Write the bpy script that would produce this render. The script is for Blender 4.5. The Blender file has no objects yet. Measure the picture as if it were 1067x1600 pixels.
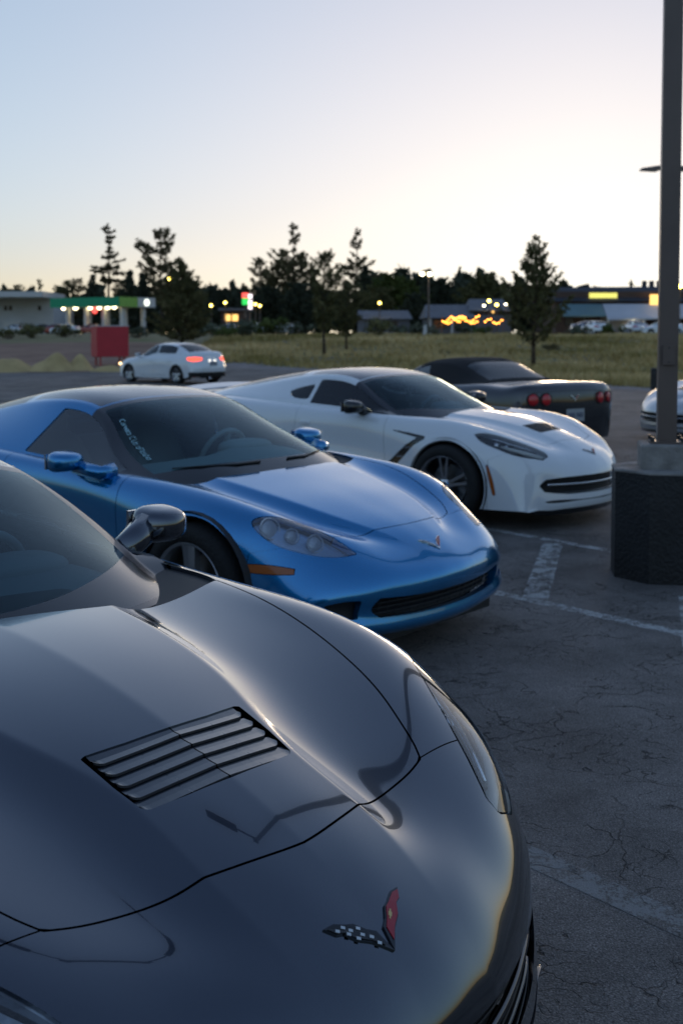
import bpy, bmesh, math, random
import numpy as np
from mathutils import Vector, Matrix

random.seed(7)
R = math.radians
SC = bpy.context.scene
COL = SC.collection

# ------------------------------------------------------------------ camera
cd = bpy.data.cameras.new('camera')
cam = bpy.data.objects.new('camera', cd)
COL.objects.link(cam)
cam.location = (0, 0, 1.554)
cam.rotation_euler = (R(90 - 3.24), 0, 0)
cd.sensor_fit = 'HORIZONTAL'
cd.sensor_width = 24.0
cd.lens = 24.0 * 1750 / 1067
cd.shift_y = -180 / 1067
cd.clip_end = 9000
cd.clip_start = 0.05
cd.dof.use_dof = True
cd.dof.focus_distance = 2.35
cd.dof.aperture_fstop = 5.6
SC.camera = cam

# ------------------------------------------------------------------ sky, sun, exposure
SUN_EL, SUN_AZ = 1.7, 13.0            # degrees; azimuth clockwise from +Y
world = bpy.data.worlds.new('World')
SC.world = world
world.use_nodes = True
wn, wl = world.node_tree.nodes, world.node_tree.links
wn.clear()
sky = wn.new('ShaderNodeTexSky')
sky.sky_type = 'NISHITA'
sky.sun_disc = False
sky.sun_elevation = R(SUN_EL)
sky.sun_rotation = R(SUN_AZ)
sky.altitude = 1200
sky.air_density = 1.0
sky.dust_density = 2.6
sky.ozone_density = 4.0
bg = wn.new('ShaderNodeBackground')
bg.inputs['Strength'].default_value = 0.10
wo = wn.new('ShaderNodeOutputWorld')
# soft shoulder: the glow by the sun rolls off instead of running away
def vmath(op, a, b):
    n = wn.new('ShaderNodeVectorMath'); n.operation = op
    for i, x in enumerate((a, b)):
        if isinstance(x, float): n.inputs[i].default_value = (x, x, x)
        else: wl.new(x, n.inputs[i])
    return n.outputs[0]
SHOULDER = 0.8
WB = (1.07, 0.955, 0.86)                # camera white balance
tint = wn.new('ShaderNodeVectorMath'); tint.operation = 'MULTIPLY'; tint.inputs[1].default_value = WB
hsv = wn.new('ShaderNodeHueSaturation'); hsv.inputs['Saturation'].default_value = 0.83
wl.new(sky.outputs[0], hsv.inputs['Color']); wl.new(hsv.outputs[0], tint.inputs[0])
wl.new(vmath('DIVIDE', tint.outputs[0], vmath('ADD', vmath('MULTIPLY', tint.outputs[0], SHOULDER), 1.0)), bg.inputs['Color'])
wl.new(bg.outputs[0], wo.inputs['Surface'])

sd = bpy.data.lights.new('sun', 'SUN')
sd.energy = 0.06
sd.angle = R(12)
sd.color = (1.0, 0.72, 0.45)
sun = bpy.data.objects.new('sun', sd)
COL.objects.link(sun)
_d = Vector((math.sin(R(SUN_AZ)) * math.cos(R(SUN_EL)), math.cos(R(SUN_AZ)) * math.cos(R(SUN_EL)), math.sin(R(SUN_EL))))
sun.rotation_euler = (-_d).to_track_quat('-Z', 'Y').to_euler()

SC.view_settings.view_transform = 'Standard'
SC.view_settings.look = 'None'
SC.view_settings.exposure = 3.5
SC.view_settings.gamma = 1
SC.view_settings.use_curve_mapping = False
SC.cycles.use_denoising = True
SC.cycles.use_adaptive_sampling = True
SC.cycles.adaptive_threshold = 0.02
SC.cycles.max_bounces = 8
SC.cycles.transparent_max_bounces = 12
SC.cycles.sample_clamp_indirect = 6
SC.cycles.caustics_reflective = False
SC.cycles.caustics_refractive = False

# ------------------------------------------------------------------ materials
MATS = {}
def new_mat(name):
    m = bpy.data.materials.new(name)
    m.use_nodes = True
    nt = m.node_tree
    b = nt.nodes['Principled BSDF']
    MATS[name] = m
    return m, nt, b

def pmat(name, col, rough=0.5, metal=0.0, coat=0.0, coat_rough=0.03, noise=0.0, nscale=8.0, bump=0.0, bscale=40.0, spec=None, emit=None, estr=0.0, aniso=None):
    """principled with a little colour variation and relief"""
    m, nt, b = new_mat(name)
    b.inputs['Base Color'].default_value = (*col, 1)
    b.inputs['Roughness'].default_value = rough
    b.inputs['Metallic'].default_value = metal
    b.inputs['Coat Weight'].default_value = coat
    b.inputs['Coat Roughness'].default_value = coat_rough
    if spec is not None:
        b.inputs['Specular IOR Level'].default_value = spec
    if emit is not None:
        b.inputs['Emission Color'].default_value = (*emit, 1)
        b.inputs['Emission Strength'].default_value = estr
    N, L = nt.nodes, nt.links
    if noise or bump:
        tc = N.new('ShaderNodeTexCoord')
    if noise:
        n = N.new('ShaderNodeTexNoise'); n.inputs['Scale'].default_value = nscale; n.inputs['Detail'].default_value = 6
        L.new(tc.outputs['Object'], n.inputs['Vector'])
        r = N.new('ShaderNodeMapRange'); r.inputs[3].default_value = 1 - noise; r.inputs[4].default_value = 1 + noise
        r.inputs[1].default_value = 0.25; r.inputs[2].default_value = 0.75
        L.new(n.outputs['Fac'], r.inputs[0])
        mx = N.new('ShaderNodeMix'); mx.data_type = 'RGBA'; mx.blend_type = 'MULTIPLY'; mx.inputs[0].default_value = 1
        mx.inputs[6].default_value = (*col, 1)
        L.new(r.outputs[0], mx.inputs[7]); L.new(mx.outputs[2], b.inputs['Base Color'])
    if bump:
        n2 = N.new('ShaderNodeTexNoise'); n2.inputs['Scale'].default_value = bscale; n2.inputs['Detail'].default_value = 4
        L.new(tc.outputs['Object'], n2.inputs['Vector'])
        bp = N.new('ShaderNodeBump'); bp.inputs['Strength'].default_value = bump; bp.inputs['Distance'].default_value = 0.02
        L.new(n2.outputs['Fac'], bp.inputs['Height']); L.new(bp.outputs[0], b.inputs['Normal'])
    return m

def car_paint(name, col, metal=0.6, rough=0.38, flake=0.25):
    m, nt, b = new_mat(name)
    N, L = nt.nodes, nt.links
    b.inputs['Metallic'].default_value = metal
    b.inputs['Roughness'].default_value = rough
    b.inputs['Coat Weight'].default_value = 1.0
    b.inputs['Coat Roughness'].default_value = 0.025
    b.inputs['Coat IOR'].default_value = 1.75
    tc = N.new('ShaderNodeTexCoord')
    v = N.new('ShaderNodeTexVoronoi'); v.inputs['Scale'].default_value = 900
    L.new(tc.outputs['Object'], v.inputs['Vector'])
    r = N.new('ShaderNodeMapRange'); r.inputs[3].default_value = 1 - flake; r.inputs[4].default_value = 1 + flake
    L.new(v.outputs['Color'], r.inputs[0])
    mx = N.new('ShaderNodeMix'); mx.data_type = 'RGBA'; mx.blend_type = 'MULTIPLY'; mx.inputs[0].default_value = 1
    mx.inputs[6].default_value = (*col, 1)
    L.new(r.outputs[0], mx.inputs[7]); L.new(mx.outputs[2], b.inputs['Base Color'])
    # dust film in the clear coat
    n = N.new('ShaderNodeTexNoise'); n.inputs['Scale'].default_value = 3.5; n.inputs['Detail'].default_value = 8
    L.new(tc.outputs['Object'], n.inputs['Vector'])
    r2 = N.new('ShaderNodeMapRange'); r2.inputs[1].default_value = .35; r2.inputs[2].default_value = .7
    r2.inputs[3].default_value = 0.006; r2.inputs[4].default_value = 0.03
    L.new(n.outputs['Fac'], r2.inputs[0]); L.new(r2.outputs[0], b.inputs['Coat Roughness'])
    return m

def glass(name, tint, ior=1.5, extra=0.0, rough=0.0, refl=(1, 1, 1)):
    """one sheet of thin glass: tinted see-through plus mirror reflection by Fresnel"""
    m = bpy.data.materials.new(name); m.use_nodes = True; MATS[name] = m
    nt = m.node_tree; N, L = nt.nodes, nt.links; N.clear()
    o = N.new('ShaderNodeOutputMaterial'); mix = N.new('ShaderNodeMixShader')
    t = N.new('ShaderNodeBsdfTransparent'); t.inputs[0].default_value = (*tint, 1)
    g = N.new('ShaderNodeBsdfGlossy'); g.inputs['Roughness'].default_value = rough; g.inputs[0].default_value = (*refl, 1)
    f = N.new('ShaderNodeFresnel'); f.inputs[0].default_value = ior
    ad = N.new('ShaderNodeMath'); ad.operation = 'MULTIPLY_ADD'; ad.use_clamp = True
    ad.inputs[1].default_value = .9; ad.inputs[2].default_value = extra
    L.new(f.outputs[0], ad.inputs[0]); L.new(ad.outputs[0], mix.inputs[0])
    L.new(t.outputs[0], mix.inputs[1]); L.new(g.outputs[0], mix.inputs[2]); L.new(mix.outputs[0], o.inputs[0])
    return m

def emit(name, col, s):
    m, nt, b = new_mat(name)
    b.inputs['Base Color'].default_value = (*col, 1)
    b.inputs['Emission Color'].default_value = (*col, 1)
    b.inputs['Emission Strength'].default_value = s
    return m

# ------------------------------------------------------------------ object helpers
def tag(o, label=None, cat=None, group=None, kind=None):
    if label: o['label'] = label
    if cat: o['category'] = cat
    if group: o['group'] = group
    if kind: o['kind'] = kind
    return o

def empty(name, loc=(0, 0, 0), rz=0.0, label=None, cat=None, group=None):
    o = bpy.data.objects.new(name, None)
    COL.objects.link(o)
    o.location = loc
    o.rotation_euler = (0, 0, rz)
    o.empty_display_size = 0.2
    return tag(o, label, cat, group)

def link_mesh(name, me, mat, parent=None):
    o = bpy.data.objects.new(name, me)
    COL.objects.link(o)
    if parent: o.parent = parent
    if not me.materials:
        me.materials.append(mat)
    elif me.materials[0] is not mat:
        o.material_slots[0].link = 'OBJECT'
        o.material_slots[0].material = mat
    return o

def mesh_from(name, verts, faces, smooth=False, normals=None):
    me = bpy.data.meshes.new(name)
    me.from_pydata([tuple(v) for v in verts], [], [tuple(f) for f in faces])
    if smooth or normals is not None:
        me.polygons.foreach_set('use_smooth', [True] * len(me.polygons))
    if normals is not None:
        me.normals_split_custom_set_from_vertices([tuple(n) for n in normals])
    me.update()
    return me

class MB:
    """collects boxes, bars, tubes and plates into one mesh"""
    def __init__(s): s.v = []; s.f = []
    def add(s, v, f):
        k = len(s.v); s.v += [tuple(p) for p in v]; s.f += [tuple(i + k for i in q) for q in f]; return s
    def box(s, c, d, rz=0.0, taper=1.0, bev=0.0):
        x, y, z = d[0] / 2, d[1] / 2, d[2] / 2
        cr, sr = math.cos(rz), math.sin(rz)
        pts = []
        if bev <= 0:
            for sx, sy, sz in ((-1,-1,-1),(1,-1,-1),(1,1,-1),(-1,1,-1),(-1,-1,1),(1,-1,1),(1,1,1),(-1,1,1)):
                t = taper if sz > 0 else 1
                px, py = sx * x * t, sy * y * t
                pts.append((c[0] + cr * px - sr * py, c[1] + sr * px + cr * py, c[2] + sz * z))
            return s.add(pts, [(0,3,2,1),(4,5,6,7),(0,1,5,4),(1,2,6,5),(2,3,7,6),(3,0,4,7)])
        rings = []
        for zz, ins in ((-z, bev), (-z + bev, 0), (z - bev, 0), (z, bev)):
            t = taper if zz > 0 else 1
            X, Y = x * t, y * t
            rr = []
            for (sx, sy) in ((-1,-1),(1,-1),(1,1),(-1,1)):
                a = (sx * (X - bev), sy * (Y - ins)); b_ = (sx * (X - ins), sy * (Y - bev))
                if (sx, sy) in ((-1,-1),(1,1)): rr += [b_, a]
                else: rr += [a, b_]
            rings.append([(c[0] + cr * px - sr * py, c[1] + sr * px + cr * py, c[2] + zz) for px, py in rr])
        k = len(rings[0]); pts = [p for r_ in rings for p in r_]
        f = [tuple(range(k))[::-1], tuple(range(3 * k, 4 * k))]
        for i in range(3):
            for j in range(k):
                f.append((i*k+j, i*k+(j+1)%k, (i+1)*k+(j+1)%k, (i+1)*k+j))
        return s.add(pts, f)
    def bar(s, a, b, r0, r1=None, n=6):
        """tapered round bar from a to b"""
        r1 = r0 if r1 is None else r1
        a, b = Vector(a), Vector(b); d = (b - a)
        if d.length < 1e-6: return s
        d.normalize(); u = d.orthogonal().normalized(); w = d.cross(u)
        pts = []
        for p, r in ((a, r0), (b, r1)):
            for i in range(n):
                t = 2 * math.pi * i / n
                pts.append(p + (u * math.cos(t) + w * math.sin(t)) * r)
        f = [(i, (i + 1) % n, n + (i + 1) % n, n + i) for i in range(n)] + [tuple(range(n))[::-1], tuple(range(n, 2 * n))]
        return s.add(pts, f)
    def tube(s, path, r, n=8, closed=False):
        path = [Vector(p) for p in path]; m = len(path); pts = []
        rr = r if isinstance(r, (list, tuple)) else [r] * m
        up = Vector((0, 0, 1))
        for i, p in enumerate(path):
            a = path[(i - 1) % m] if (closed or i > 0) else p
            b = path[(i + 1) % m] if (closed or i < m - 1) else p
            d = (b - a).normalized()
            u = d.cross(up)
            if u.length < 1e-3: u = d.cross(Vector((1, 0, 0)))
            u.normalize(); w = u.cross(d)
            for k in range(n):
                t = 2 * math.pi * k / n
                pts.append(p + (u * math.cos(t) + w * math.sin(t)) * rr[i])
        f = []
        for i in range(m if closed else m - 1):
            j = (i + 1) % m
            for k in range(n):
                f.append((i*n+k, i*n+(k+1)%n, j*n+(k+1)%n, j*n+k))
        if not closed:
            f += [tuple(range(n))[::-1], tuple(range((m-1)*n, m*n))]
        return s.add(pts, f)
    def lathe(s, prof, n=32, axis='y', c=(0, 0, 0)):
        """profile of (radius, offset along axis)"""
        pts = []
        for r, h in prof:
            for k in range(n):
                t = 2 * math.pi * k / n
                a, b = r * math.cos(t), r * math.sin(t)
                p = (a, h, b) if axis == 'y' else ((h, a, b) if axis == 'x' else (a, b, h))
                pts.append((p[0] + c[0], p[1] + c[1], p[2] + c[2]))
        f = []
        for i in range(len(prof) - 1):
            for k in range(n):
                f.append((i*n+k, i*n+(k+1)%n, (i+1)*n+(k+1)%n, (i+1)*n+k))
        return s.add(pts, f)
    def plate(s, poly, n, t):
        """flat plate: 3-D outline polygon pushed by thickness t along n"""
        n = Vector(n).normalized(); k = len(poly)
        top = [Vector(p) + n * t for p in poly]
        pts = [Vector(p) for p in poly] + top
        f = [tuple(range(k))[::-1], tuple(range(k, 2 * k))] + [(i, (i+1) % k, k + (i+1) % k, k + i) for i in range(k)]
        return s.add(pts, f)
    def mesh(s, name, smooth=False):
        me = mesh_from(name, s.v, s.f, smooth)
        return me
    def build(s, name, mat, parent=None, smooth=False, fix=True):
        me = s.mesh(name, smooth)
        if fix:
            bm = bmesh.new(); bm.from_mesh(me); bmesh.ops.recalc_face_normals(bm, faces=bm.faces); bm.to_mesh(me); bm.free()
        return link_mesh(name, me, mat, parent)

def at(px, py, depth):
    """world point seen at photo pixel px,py at this distance in front of the lens"""
    cp, sp = math.cos(R(3.24)), math.sin(R(3.24))
    u, v = (px - 533.5) / 1750, (620 - py) / 1750
    y, z = cp + v * sp, -sp + v * cp
    k = depth / y
    return Vector((u * k, depth, 1.554 + z * k))

def sstep(t):
    t = min(1, max(0, t)); return t * t * (3 - 2 * t)
def gz(x, y):
    """height of the terrain"""
    if y < 12: return 0.0
    if y < 42: return -0.2 * sstep((y - 12) / 28)
    return -0.2 + 1.55 * sstep((y - 42) / 50) + 0.2 * sstep((y - 92) / 80)
# ------------------------------------------------------------------ material library
car_paint('paint_grey', (.070, .082, .105), 1.0, .13, .08)
car_paint('paint_vent', (.020, .024, .034), .7, .30, .1)
car_paint('paint_blue', (.0005, .24, .56), .75, .20, .12)
car_paint('paint_white', (.78, .81, .84), .0, .35, .02)
car_paint('paint_charcoal', (.016, .018, .024), .6, .35, .2)
car_paint('paint_silver', (.55, .57, .60), .5, .35, .1)
car_paint('paint_red', (.30, .02, .02), .2, .35, .1)
car_paint('paint_dark_blue', (.02, .05, .12), .4, .35, .1)
car_paint('paint_roof', (.012, .018, .030), .3, .35, .1)
pmat('pillar', (.018, .020, .026), .28, 0, .4)
pmat('gloss_black', (.008, .009, .011), .18, 0, .6)
pmat('black_plastic', (.014, .014, .015), .55, bump=.1, bscale=300)
pmat('mesh_black', (.004, .004, .005), .6)
pmat('dash', (.15, .17, .18), .7, bump=.15, bscale=220)
pmat('seat_new', (.09, .095, .105), .6, bump=.15, bscale=150)
pmat('seat_old', (.58, .56, .52), .6, bump=.15, bscale=150)
pmat('rubber', (.012, .012, .012), .75, noise=.2, nscale=30, bump=.4, bscale=60)
pmat('rim', (.66, .67, .69), .22, 1.0)
pmat('rim_silver', (.60, .61, .63), .32, .8)
pmat('rim_dark', (.10, .10, .11), .18, 1.0)
pmat('disc', (.22, .21, .20), .35, 1.0)
pmat('dark_metal', (.06, .06, .065), .4, .8)
pmat('chrome', (.80, .81, .82), .08, 1.0)
pmat('chrome_dark', (.05, .052, .058), .2, 1.0, .5)
pmat('amber', (.42, .10, .008), .25, 0, .6)
pmat('tail_red', (.55, .012, .018), .22, 0, .8)
pmat('flag_red', (.33, .004, .018), .3, 0, .5)
pmat('flag_black', (.012, .013, .016), .25, .3, .5)
pmat('flag_white', (.55, .58, .60), .3, .3, .4)
pmat('gold', (.60, .45, .20), .35, .5)
pmat('lamp_bowl', (.62, .66, .72), .25, .35, bump=.2, bscale=90)
pmat('lamp_white', (.82, .83, .80), .25)
pmat('canvas', (.010, .010, .012), .85, bump=.3, bscale=250)
pmat('plate', (.36, .38, .40), .45)
pmat('plate_ink', (.03, .05, .12), .5)
pmat('sticker', (.30, .52, .58), .5)
pmat('sedan_headlamp', (.6, .6, .58), .2, .3, .5)
emit('tail_lit', (1.0, .09, .05), .20)
emit('lamp_glow', (1.0, .93, .8), .3)
emit('head_glow', (1.0, .62, .30), .35)
glass('windshield_glass', (.64, .86, .90), 1.5, refl=(.70, .90, 1.0))
glass('side_glass', (.22, .26, .28), 1.5, .03)
glass('rear_glass', (.22, .24, .26), 1.5, .02)
glass('lamp_lens', (.93, .95, .96), 1.5, .05)
pmat('dash_old', (.40, .40, .38), .7, bump=.15, bscale=220)

def asphalt(name='asphalt', base=(.205, .185, .172), paint=None):
    """old cracked asphalt; with paint = worn line paint lying in its pores"""
    m, nt, b = new_mat(name); N, L = nt.nodes, nt.links
    ge = N.new('ShaderNodeNewGeometry')
    def noise(sc, det=6, rough=.6, vec=None):
        n = N.new('ShaderNodeTexNoise'); n.inputs['Scale'].default_value = sc; n.inputs['Detail'].default_value = det; n.inputs['Roughness'].default_value = rough
        L.new(vec or ge.outputs['Position'], n.inputs['Vector']); return n.outputs['Fac']
    def ramp(src, a, b_, lo, hi):
        r = N.new('ShaderNodeMapRange'); r.clamp = True
        for i, v in zip((1, 2, 3, 4), (a, b_, lo, hi)): r.inputs[i].default_value = v
        L.new(src, r.inputs[0]); return r.outputs[0]
    def math_(op, a, c):
        n = N.new('ShaderNodeMath'); n.operation = op
        for i, v in enumerate((a, c)):
            if isinstance(v, (int, float)): n.inputs[i].default_value = v
            else: L.new(v, n.inputs[i])
        return n.outputs[0]
    # warp for the cracks
    wv = N.new('ShaderNodeTexNoise'); wv.inputs['Scale'].default_value = 2.2; wv.inputs['Detail'].default_value = 5
    L.new(ge.outputs['Position'], wv.inputs['Vector'])
    vm = N.new('ShaderNodeVectorMath'); vm.operation = 'MULTIPLY_ADD'
    L.new(wv.outputs['Color'], vm.inputs[0]); vm.inputs[1].default_value = (.95, .95, .0); L.new(ge.outputs['Position'], vm.inputs[2])
    cr = None
    for sc, wd, keep in ((1.4, .011, .9), (3.9, .020, 1.3), (9.0, .030, 2.1)):
        vo = N.new('ShaderNodeTexVoronoi'); vo.feature = 'DISTANCE_TO_EDGE'; vo.inputs['Scale'].default_value = sc
        L.new(vm.outputs[0], vo.inputs['Vector'])
        c = ramp(vo.outputs['Distance'], 0, wd, 1, 0)
        c = math_('MULTIPLY', c, ramp(noise(keep, 4, .7), .485, .575, 0, 1))
        cr = c if cr is None else math_('MAXIMUM', cr, c)
    mot = ramp(noise(.9, 9, .7), .32, .68, .50, 1.45)
    grit = ramp(noise(190, 2), .3, .7, .45, 1.6)
    spk = N.new('ShaderNodeTexVoronoi'); spk.inputs['Scale'].default_value = 120; L.new(ge.outputs['Position'], spk.inputs['Vector'])
    stone = ramp(spk.outputs['Distance'], .0, .5, 1.35, .75)
    oil = ramp(noise(.7, 4), .54, .70, 1, .5)
    k = math_('MULTIPLY', math_('MULTIPLY', mot, grit), math_('MULTIPLY', stone, oil))
    k = math_('MULTIPLY', k, math_('SUBTRACT', 1, math_('MULTIPLY', cr, .88)))
    mx = N.new('ShaderNodeMix'); mx.data_type = 'RGBA'; mx.blend_type = 'MULTIPLY'; mx.inputs[0].default_value = 1
    mx.inputs[6].default_value = (*base, 1); L.new(k, mx.inputs[7]); col = mx.outputs[2]
    if paint:
        w = ramp(math_('ADD', math_('MULTIPLY', noise(9, 10, .75), .65), math_('MULTIPLY', noise(75, 3), .35)), .47, .53, 0, 1)
        w = math_('MULTIPLY', w, math_('SUBTRACT', 1, cr))
        w = math_('MULTIPLY', w, paint[1])
        m2 = N.new('ShaderNodeMix'); m2.data_type = 'RGBA'; L.new(w, m2.inputs[0]); L.new(col, m2.inputs[6]); m2.inputs[7].default_value = (*paint[0], 1); col = m2.outputs[2]
    L.new(col, b.inputs['Base Color'])
    b.inputs['Roughness'].default_value = .82
    b.inputs['Specular IOR Level'].default_value = .35
    h = math_('SUBTRACT', math_('ADD', math_('MULTIPLY', grit, .25), math_('MULTIPLY', stone, .35)), math_('MULTIPLY', cr, 2.0))
    bp = N.new('ShaderNodeBump'); bp.inputs['Strength'].default_value = .7; bp.inputs['Distance'].default_value = .006
    L.new(h, bp.inputs['Height']); L.new(bp.outputs[0], b.inputs['Normal'])
    return m
asphalt('asphalt')
asphalt('line_paint', paint=((.50, .51, .50), .85))
asphalt('faded_paint', paint=((.30, .31, .31), .6))

def blotch(name, cols, scale=.6, rough=.95, bump=.5, bscale=20, coord='Position'):
    """two or three earth or plant colours mixed by noise"""
    m, nt, b = new_mat(name); N, L = nt.nodes, nt.links
    ge = N.new('ShaderNodeNewGeometry')
    n = N.new('ShaderNodeTexNoise'); n.inputs['Scale'].default_value = scale; n.inputs['Detail'].default_value = 8; n.inputs['Roughness'].default_value = .65
    L.new(ge.outputs['Position'], n.inputs['Vector'])
    cr = N.new('ShaderNodeValToRGB'); e = cr.color_ramp.elements
    e[0].position = .36; e[0].color = (*cols[0], 1); e[1].position = .64; e[1].color = (*cols[-1], 1)
    if len(cols) == 3:
        x = e.new(.5); x.color = (*cols[1], 1)
    L.new(n.outputs['Fac'], cr.inputs[0]); L.new(cr.outputs[0], b.inputs['Base Color'])
    b.inputs['Roughness'].default_value = rough; b.inputs['Specular IOR Level'].default_value = .2
    if bump:
        n2 = N.new('ShaderNodeTexNoise'); n2.inputs['Scale'].default_value = bscale; n2.inputs['Detail'].default_value = 4
        L.new(ge.outputs['Position'], n2.inputs['Vector'])
        bp = N.new('ShaderNodeBump'); bp.inputs['Strength'].default_value = bump; bp.inputs['Distance'].default_value = .05
        L.new(n2.outputs['Fac'], bp.inputs['Height']); L.new(bp.outputs[0], b.inputs['Normal'])
    return m
blotch('earth', [(.17, .13, .08), (.26, .22, .12), (.16, .17, .07)], .25)
blotch('gravel', [(.22, .19, .18), (.34, .30, .28)], 1.2, bscale=40)
blotch('red_dirt', [(.22, .135, .10), (.34, .22, .16)], .5)
blotch('straw_dirt', [(.44, .32, .15), (.62, .46, .22)], 1.0)
blotch('grass', [(.30, .235, .075), (.55, .41, .18), (.74, .56, .28)], .10, bump=0)
blotch('needles', [(.06, .066, .028), (.14, .135, .058), (.22, .195, .09)], 1.5, bump=0)
blotch('needles_blue', [(.040, .050, .035), (.090, .098, .062)], 1.0, bump=0)
blotch('needles_dry', [(.09, .080, .038), (.18, .15, .075)], 1.0, bump=0)
blotch('leaf', [(.055, .080, .020), (.13, .15, .045)], 1.0, bump=0)
blotch('sage', [(.085, .10, .065), (.15, .16, .105)], 1.0, bump=0)
blotch('bark', [(.060, .042, .030), (.11, .080, .058)], 4.0, bscale=30)
pmat('concrete', (.26, .245, .23), .85, noise=.45, nscale=7, bump=.5, bscale=50)
pmat('base_paint', (.013, .013, .014), .6, noise=.55, nscale=3.5, bump=.5, bscale=45)
pmat('pole_metal', (.13, .10, .09), .42, .3, noise=.15, nscale=3)
pmat('wall_white', (.55, .56, .58), .8, noise=.08, nscale=.5)
pmat('wall_brown', (.085, .055, .045), .8, noise=.2, nscale=.6)
pmat('wall_grey', (.16, .16, .18), .8, noise=.15, nscale=.6)
pmat('roof_dark', (.035, .040, .052), .7, noise=.2, nscale=.8)
pmat('roof_grey', (.13, .135, .155), .7, noise=.2, nscale=.8)
pmat('roof_white', (.50, .52, .58), .6, noise=.1, nscale=.4)
pmat('roof_teal', (.12, .21, .23), .6, noise=.1, nscale=.4)
pmat('window_dark', (.02, .025, .03), .15)
pmat('trim_white', (.6, .6, .6), .6)
pmat('canopy_green', (.010, .36, .17), .5)
pmat('canopy_lime', (.25, .48, .08), .5)
pmat('red_panel', (.50, .030, .045), .5, noise=.08, nscale=2)
pmat('red_leg', (.45, .10, .08), .5)
pmat('black_post', (.012, .012, .013), .5)
pmat('cable', (.01, .01, .01), .7)
emit('lamp_yellow', (1.0, .72, .10), 2.2)
emit('lamp_white_lit', (1.0, .86, .50), 2.6)
emit('canopy_lamp', (1.0, .85, .50), .65)
emit('bulb_orange', (1.0, .30, .04), 1.6)
emit('sign_red', (1.0, .10, .08), .16)
emit('sign_green', (.04, .7, .12), .10)
emit('sign_white', (1.0, .85, .88), .22)
emit('sign_yellow', (.95, .85, .18), .085)
emit('window_warm', (1.0, .55, .15), .16)
emit('logo_glow', (.95, 1.0, .85), .2)

pmat('lamp_bowl_blue', (.34, .50, .72), .28, .4, bump=.2, bscale=90)
glass('side_glass_clear', (.50, .55, .57), 1.5, .09)
glass('lamp_lens_old', (.90, .94, .97), 1.5, .13)
# ------------------------------------------------------------------ smooth car-body surfaces
def cspline(t, Y, tq):
    """natural cubic spline through rows Y at knots t, sampled at tq"""
    t = np.asarray(t, float); Y = np.asarray(Y, float); n = len(t)
    if n == 2:
        w = ((tq - t[0]) / (t[1] - t[0]))[:, None]
        return Y[0] * (1 - w) + Y[1] * w
    h = np.diff(t); A = np.zeros((n, n)); B = np.zeros((n,) + Y.shape[1:])
    A[0, 0] = A[-1, -1] = 1
    for i in range(1, n - 1):
        A[i, i-1], A[i, i], A[i, i+1] = h[i-1], 2 * (h[i-1] + h[i]), h[i]
        B[i] = 6 * ((Y[i+1] - Y[i]) / h[i] - (Y[i] - Y[i-1]) / h[i-1])
    M = np.linalg.solve(A, B)
    k = np.clip(np.searchsorted(t, tq, side='right') - 1, 0, n - 2)
    a = (t[k+1] - tq)[:, None]; b = (tq - t[k])[:, None]; hk = h[k][:, None]
    return (M[k] * a**3 + M[k+1] * b**3) / (6 * hk) + (Y[k] / hk - M[k] * hk / 6) * a + (Y[k+1] / hk - M[k+1] * hk / 6) * b

def poly_curve(pts, corners=(), step=0.02):
    """closed outline through 3-D points, smooth except at the listed corner indices"""
    pts = [np.array(p, float) for p in pts]; n = len(pts)
    if not corners:
        ext = [pts[(i - 3) % n] for i in range(3)] + pts + [pts[0]] + [pts[(i + 1) % n] for i in range(3)]
        ext = np.array(ext); d = np.r_[0, np.cumsum(np.linalg.norm(np.diff(ext, axis=0), axis=1))]
        a, b = d[3], d[3 + n]
        m = max(8, int((b - a) / step))
        return cspline(d, ext, np.linspace(a, b, m, endpoint=False))
    cs = sorted(corners); out = []
    for i, c in enumerate(cs):
        e = cs[(i + 1) % len(cs)]
        if e <= c: e += n
        seg = np.array([pts[k % n] for k in range(c, e + 1)])
        d = np.r_[0, np.cumsum(np.linalg.norm(np.diff(seg, axis=0), axis=1))]
        if len(seg) == 2:
            out.append(seg[:1]); continue
        m = max(3, int(d[-1] / step))
        out.append(cspline(d, seg, np.linspace(0, d[-1], m, endpoint=False)))
    return np.concatenate(out)

def sdf_poly(P, Q):
    """signed distance of 2-D points P to polygon Q (negative inside)"""
    d = np.full(len(P), 1e9); inside = np.zeros(len(P), bool)
    for i in range(len(Q)):
        a, b = Q[i - 1], Q[i]
        e = b - a; w = P - a
        t = np.clip((w @ e) / max(e @ e, 1e-12), 0, 1)
        q = w - t[:, None] * e
        d = np.minimum(d, np.einsum('ij,ij->i', q, q))
        c = ((a[1] <= P[:, 1]) & (b[1] > P[:, 1])) | ((b[1] <= P[:, 1]) & (a[1] > P[:, 1]))
        if c.any():
            xx = a[0] + (P[c, 1] - a[1]) / (b[1] - a[1]) * e[0]
            inside[c] ^= P[c, 0] < xx
    d = np.sqrt(d)
    return np.where(inside, -d, d)

class Piece:
    """part of a surface: rows of V hold x y z, normal, ring u, line v"""
    def __init__(s, V, F, E=None): s.V, s.F, s.E = V, F, E or []
    def xyz(s): return s.V[:, :3]

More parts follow.
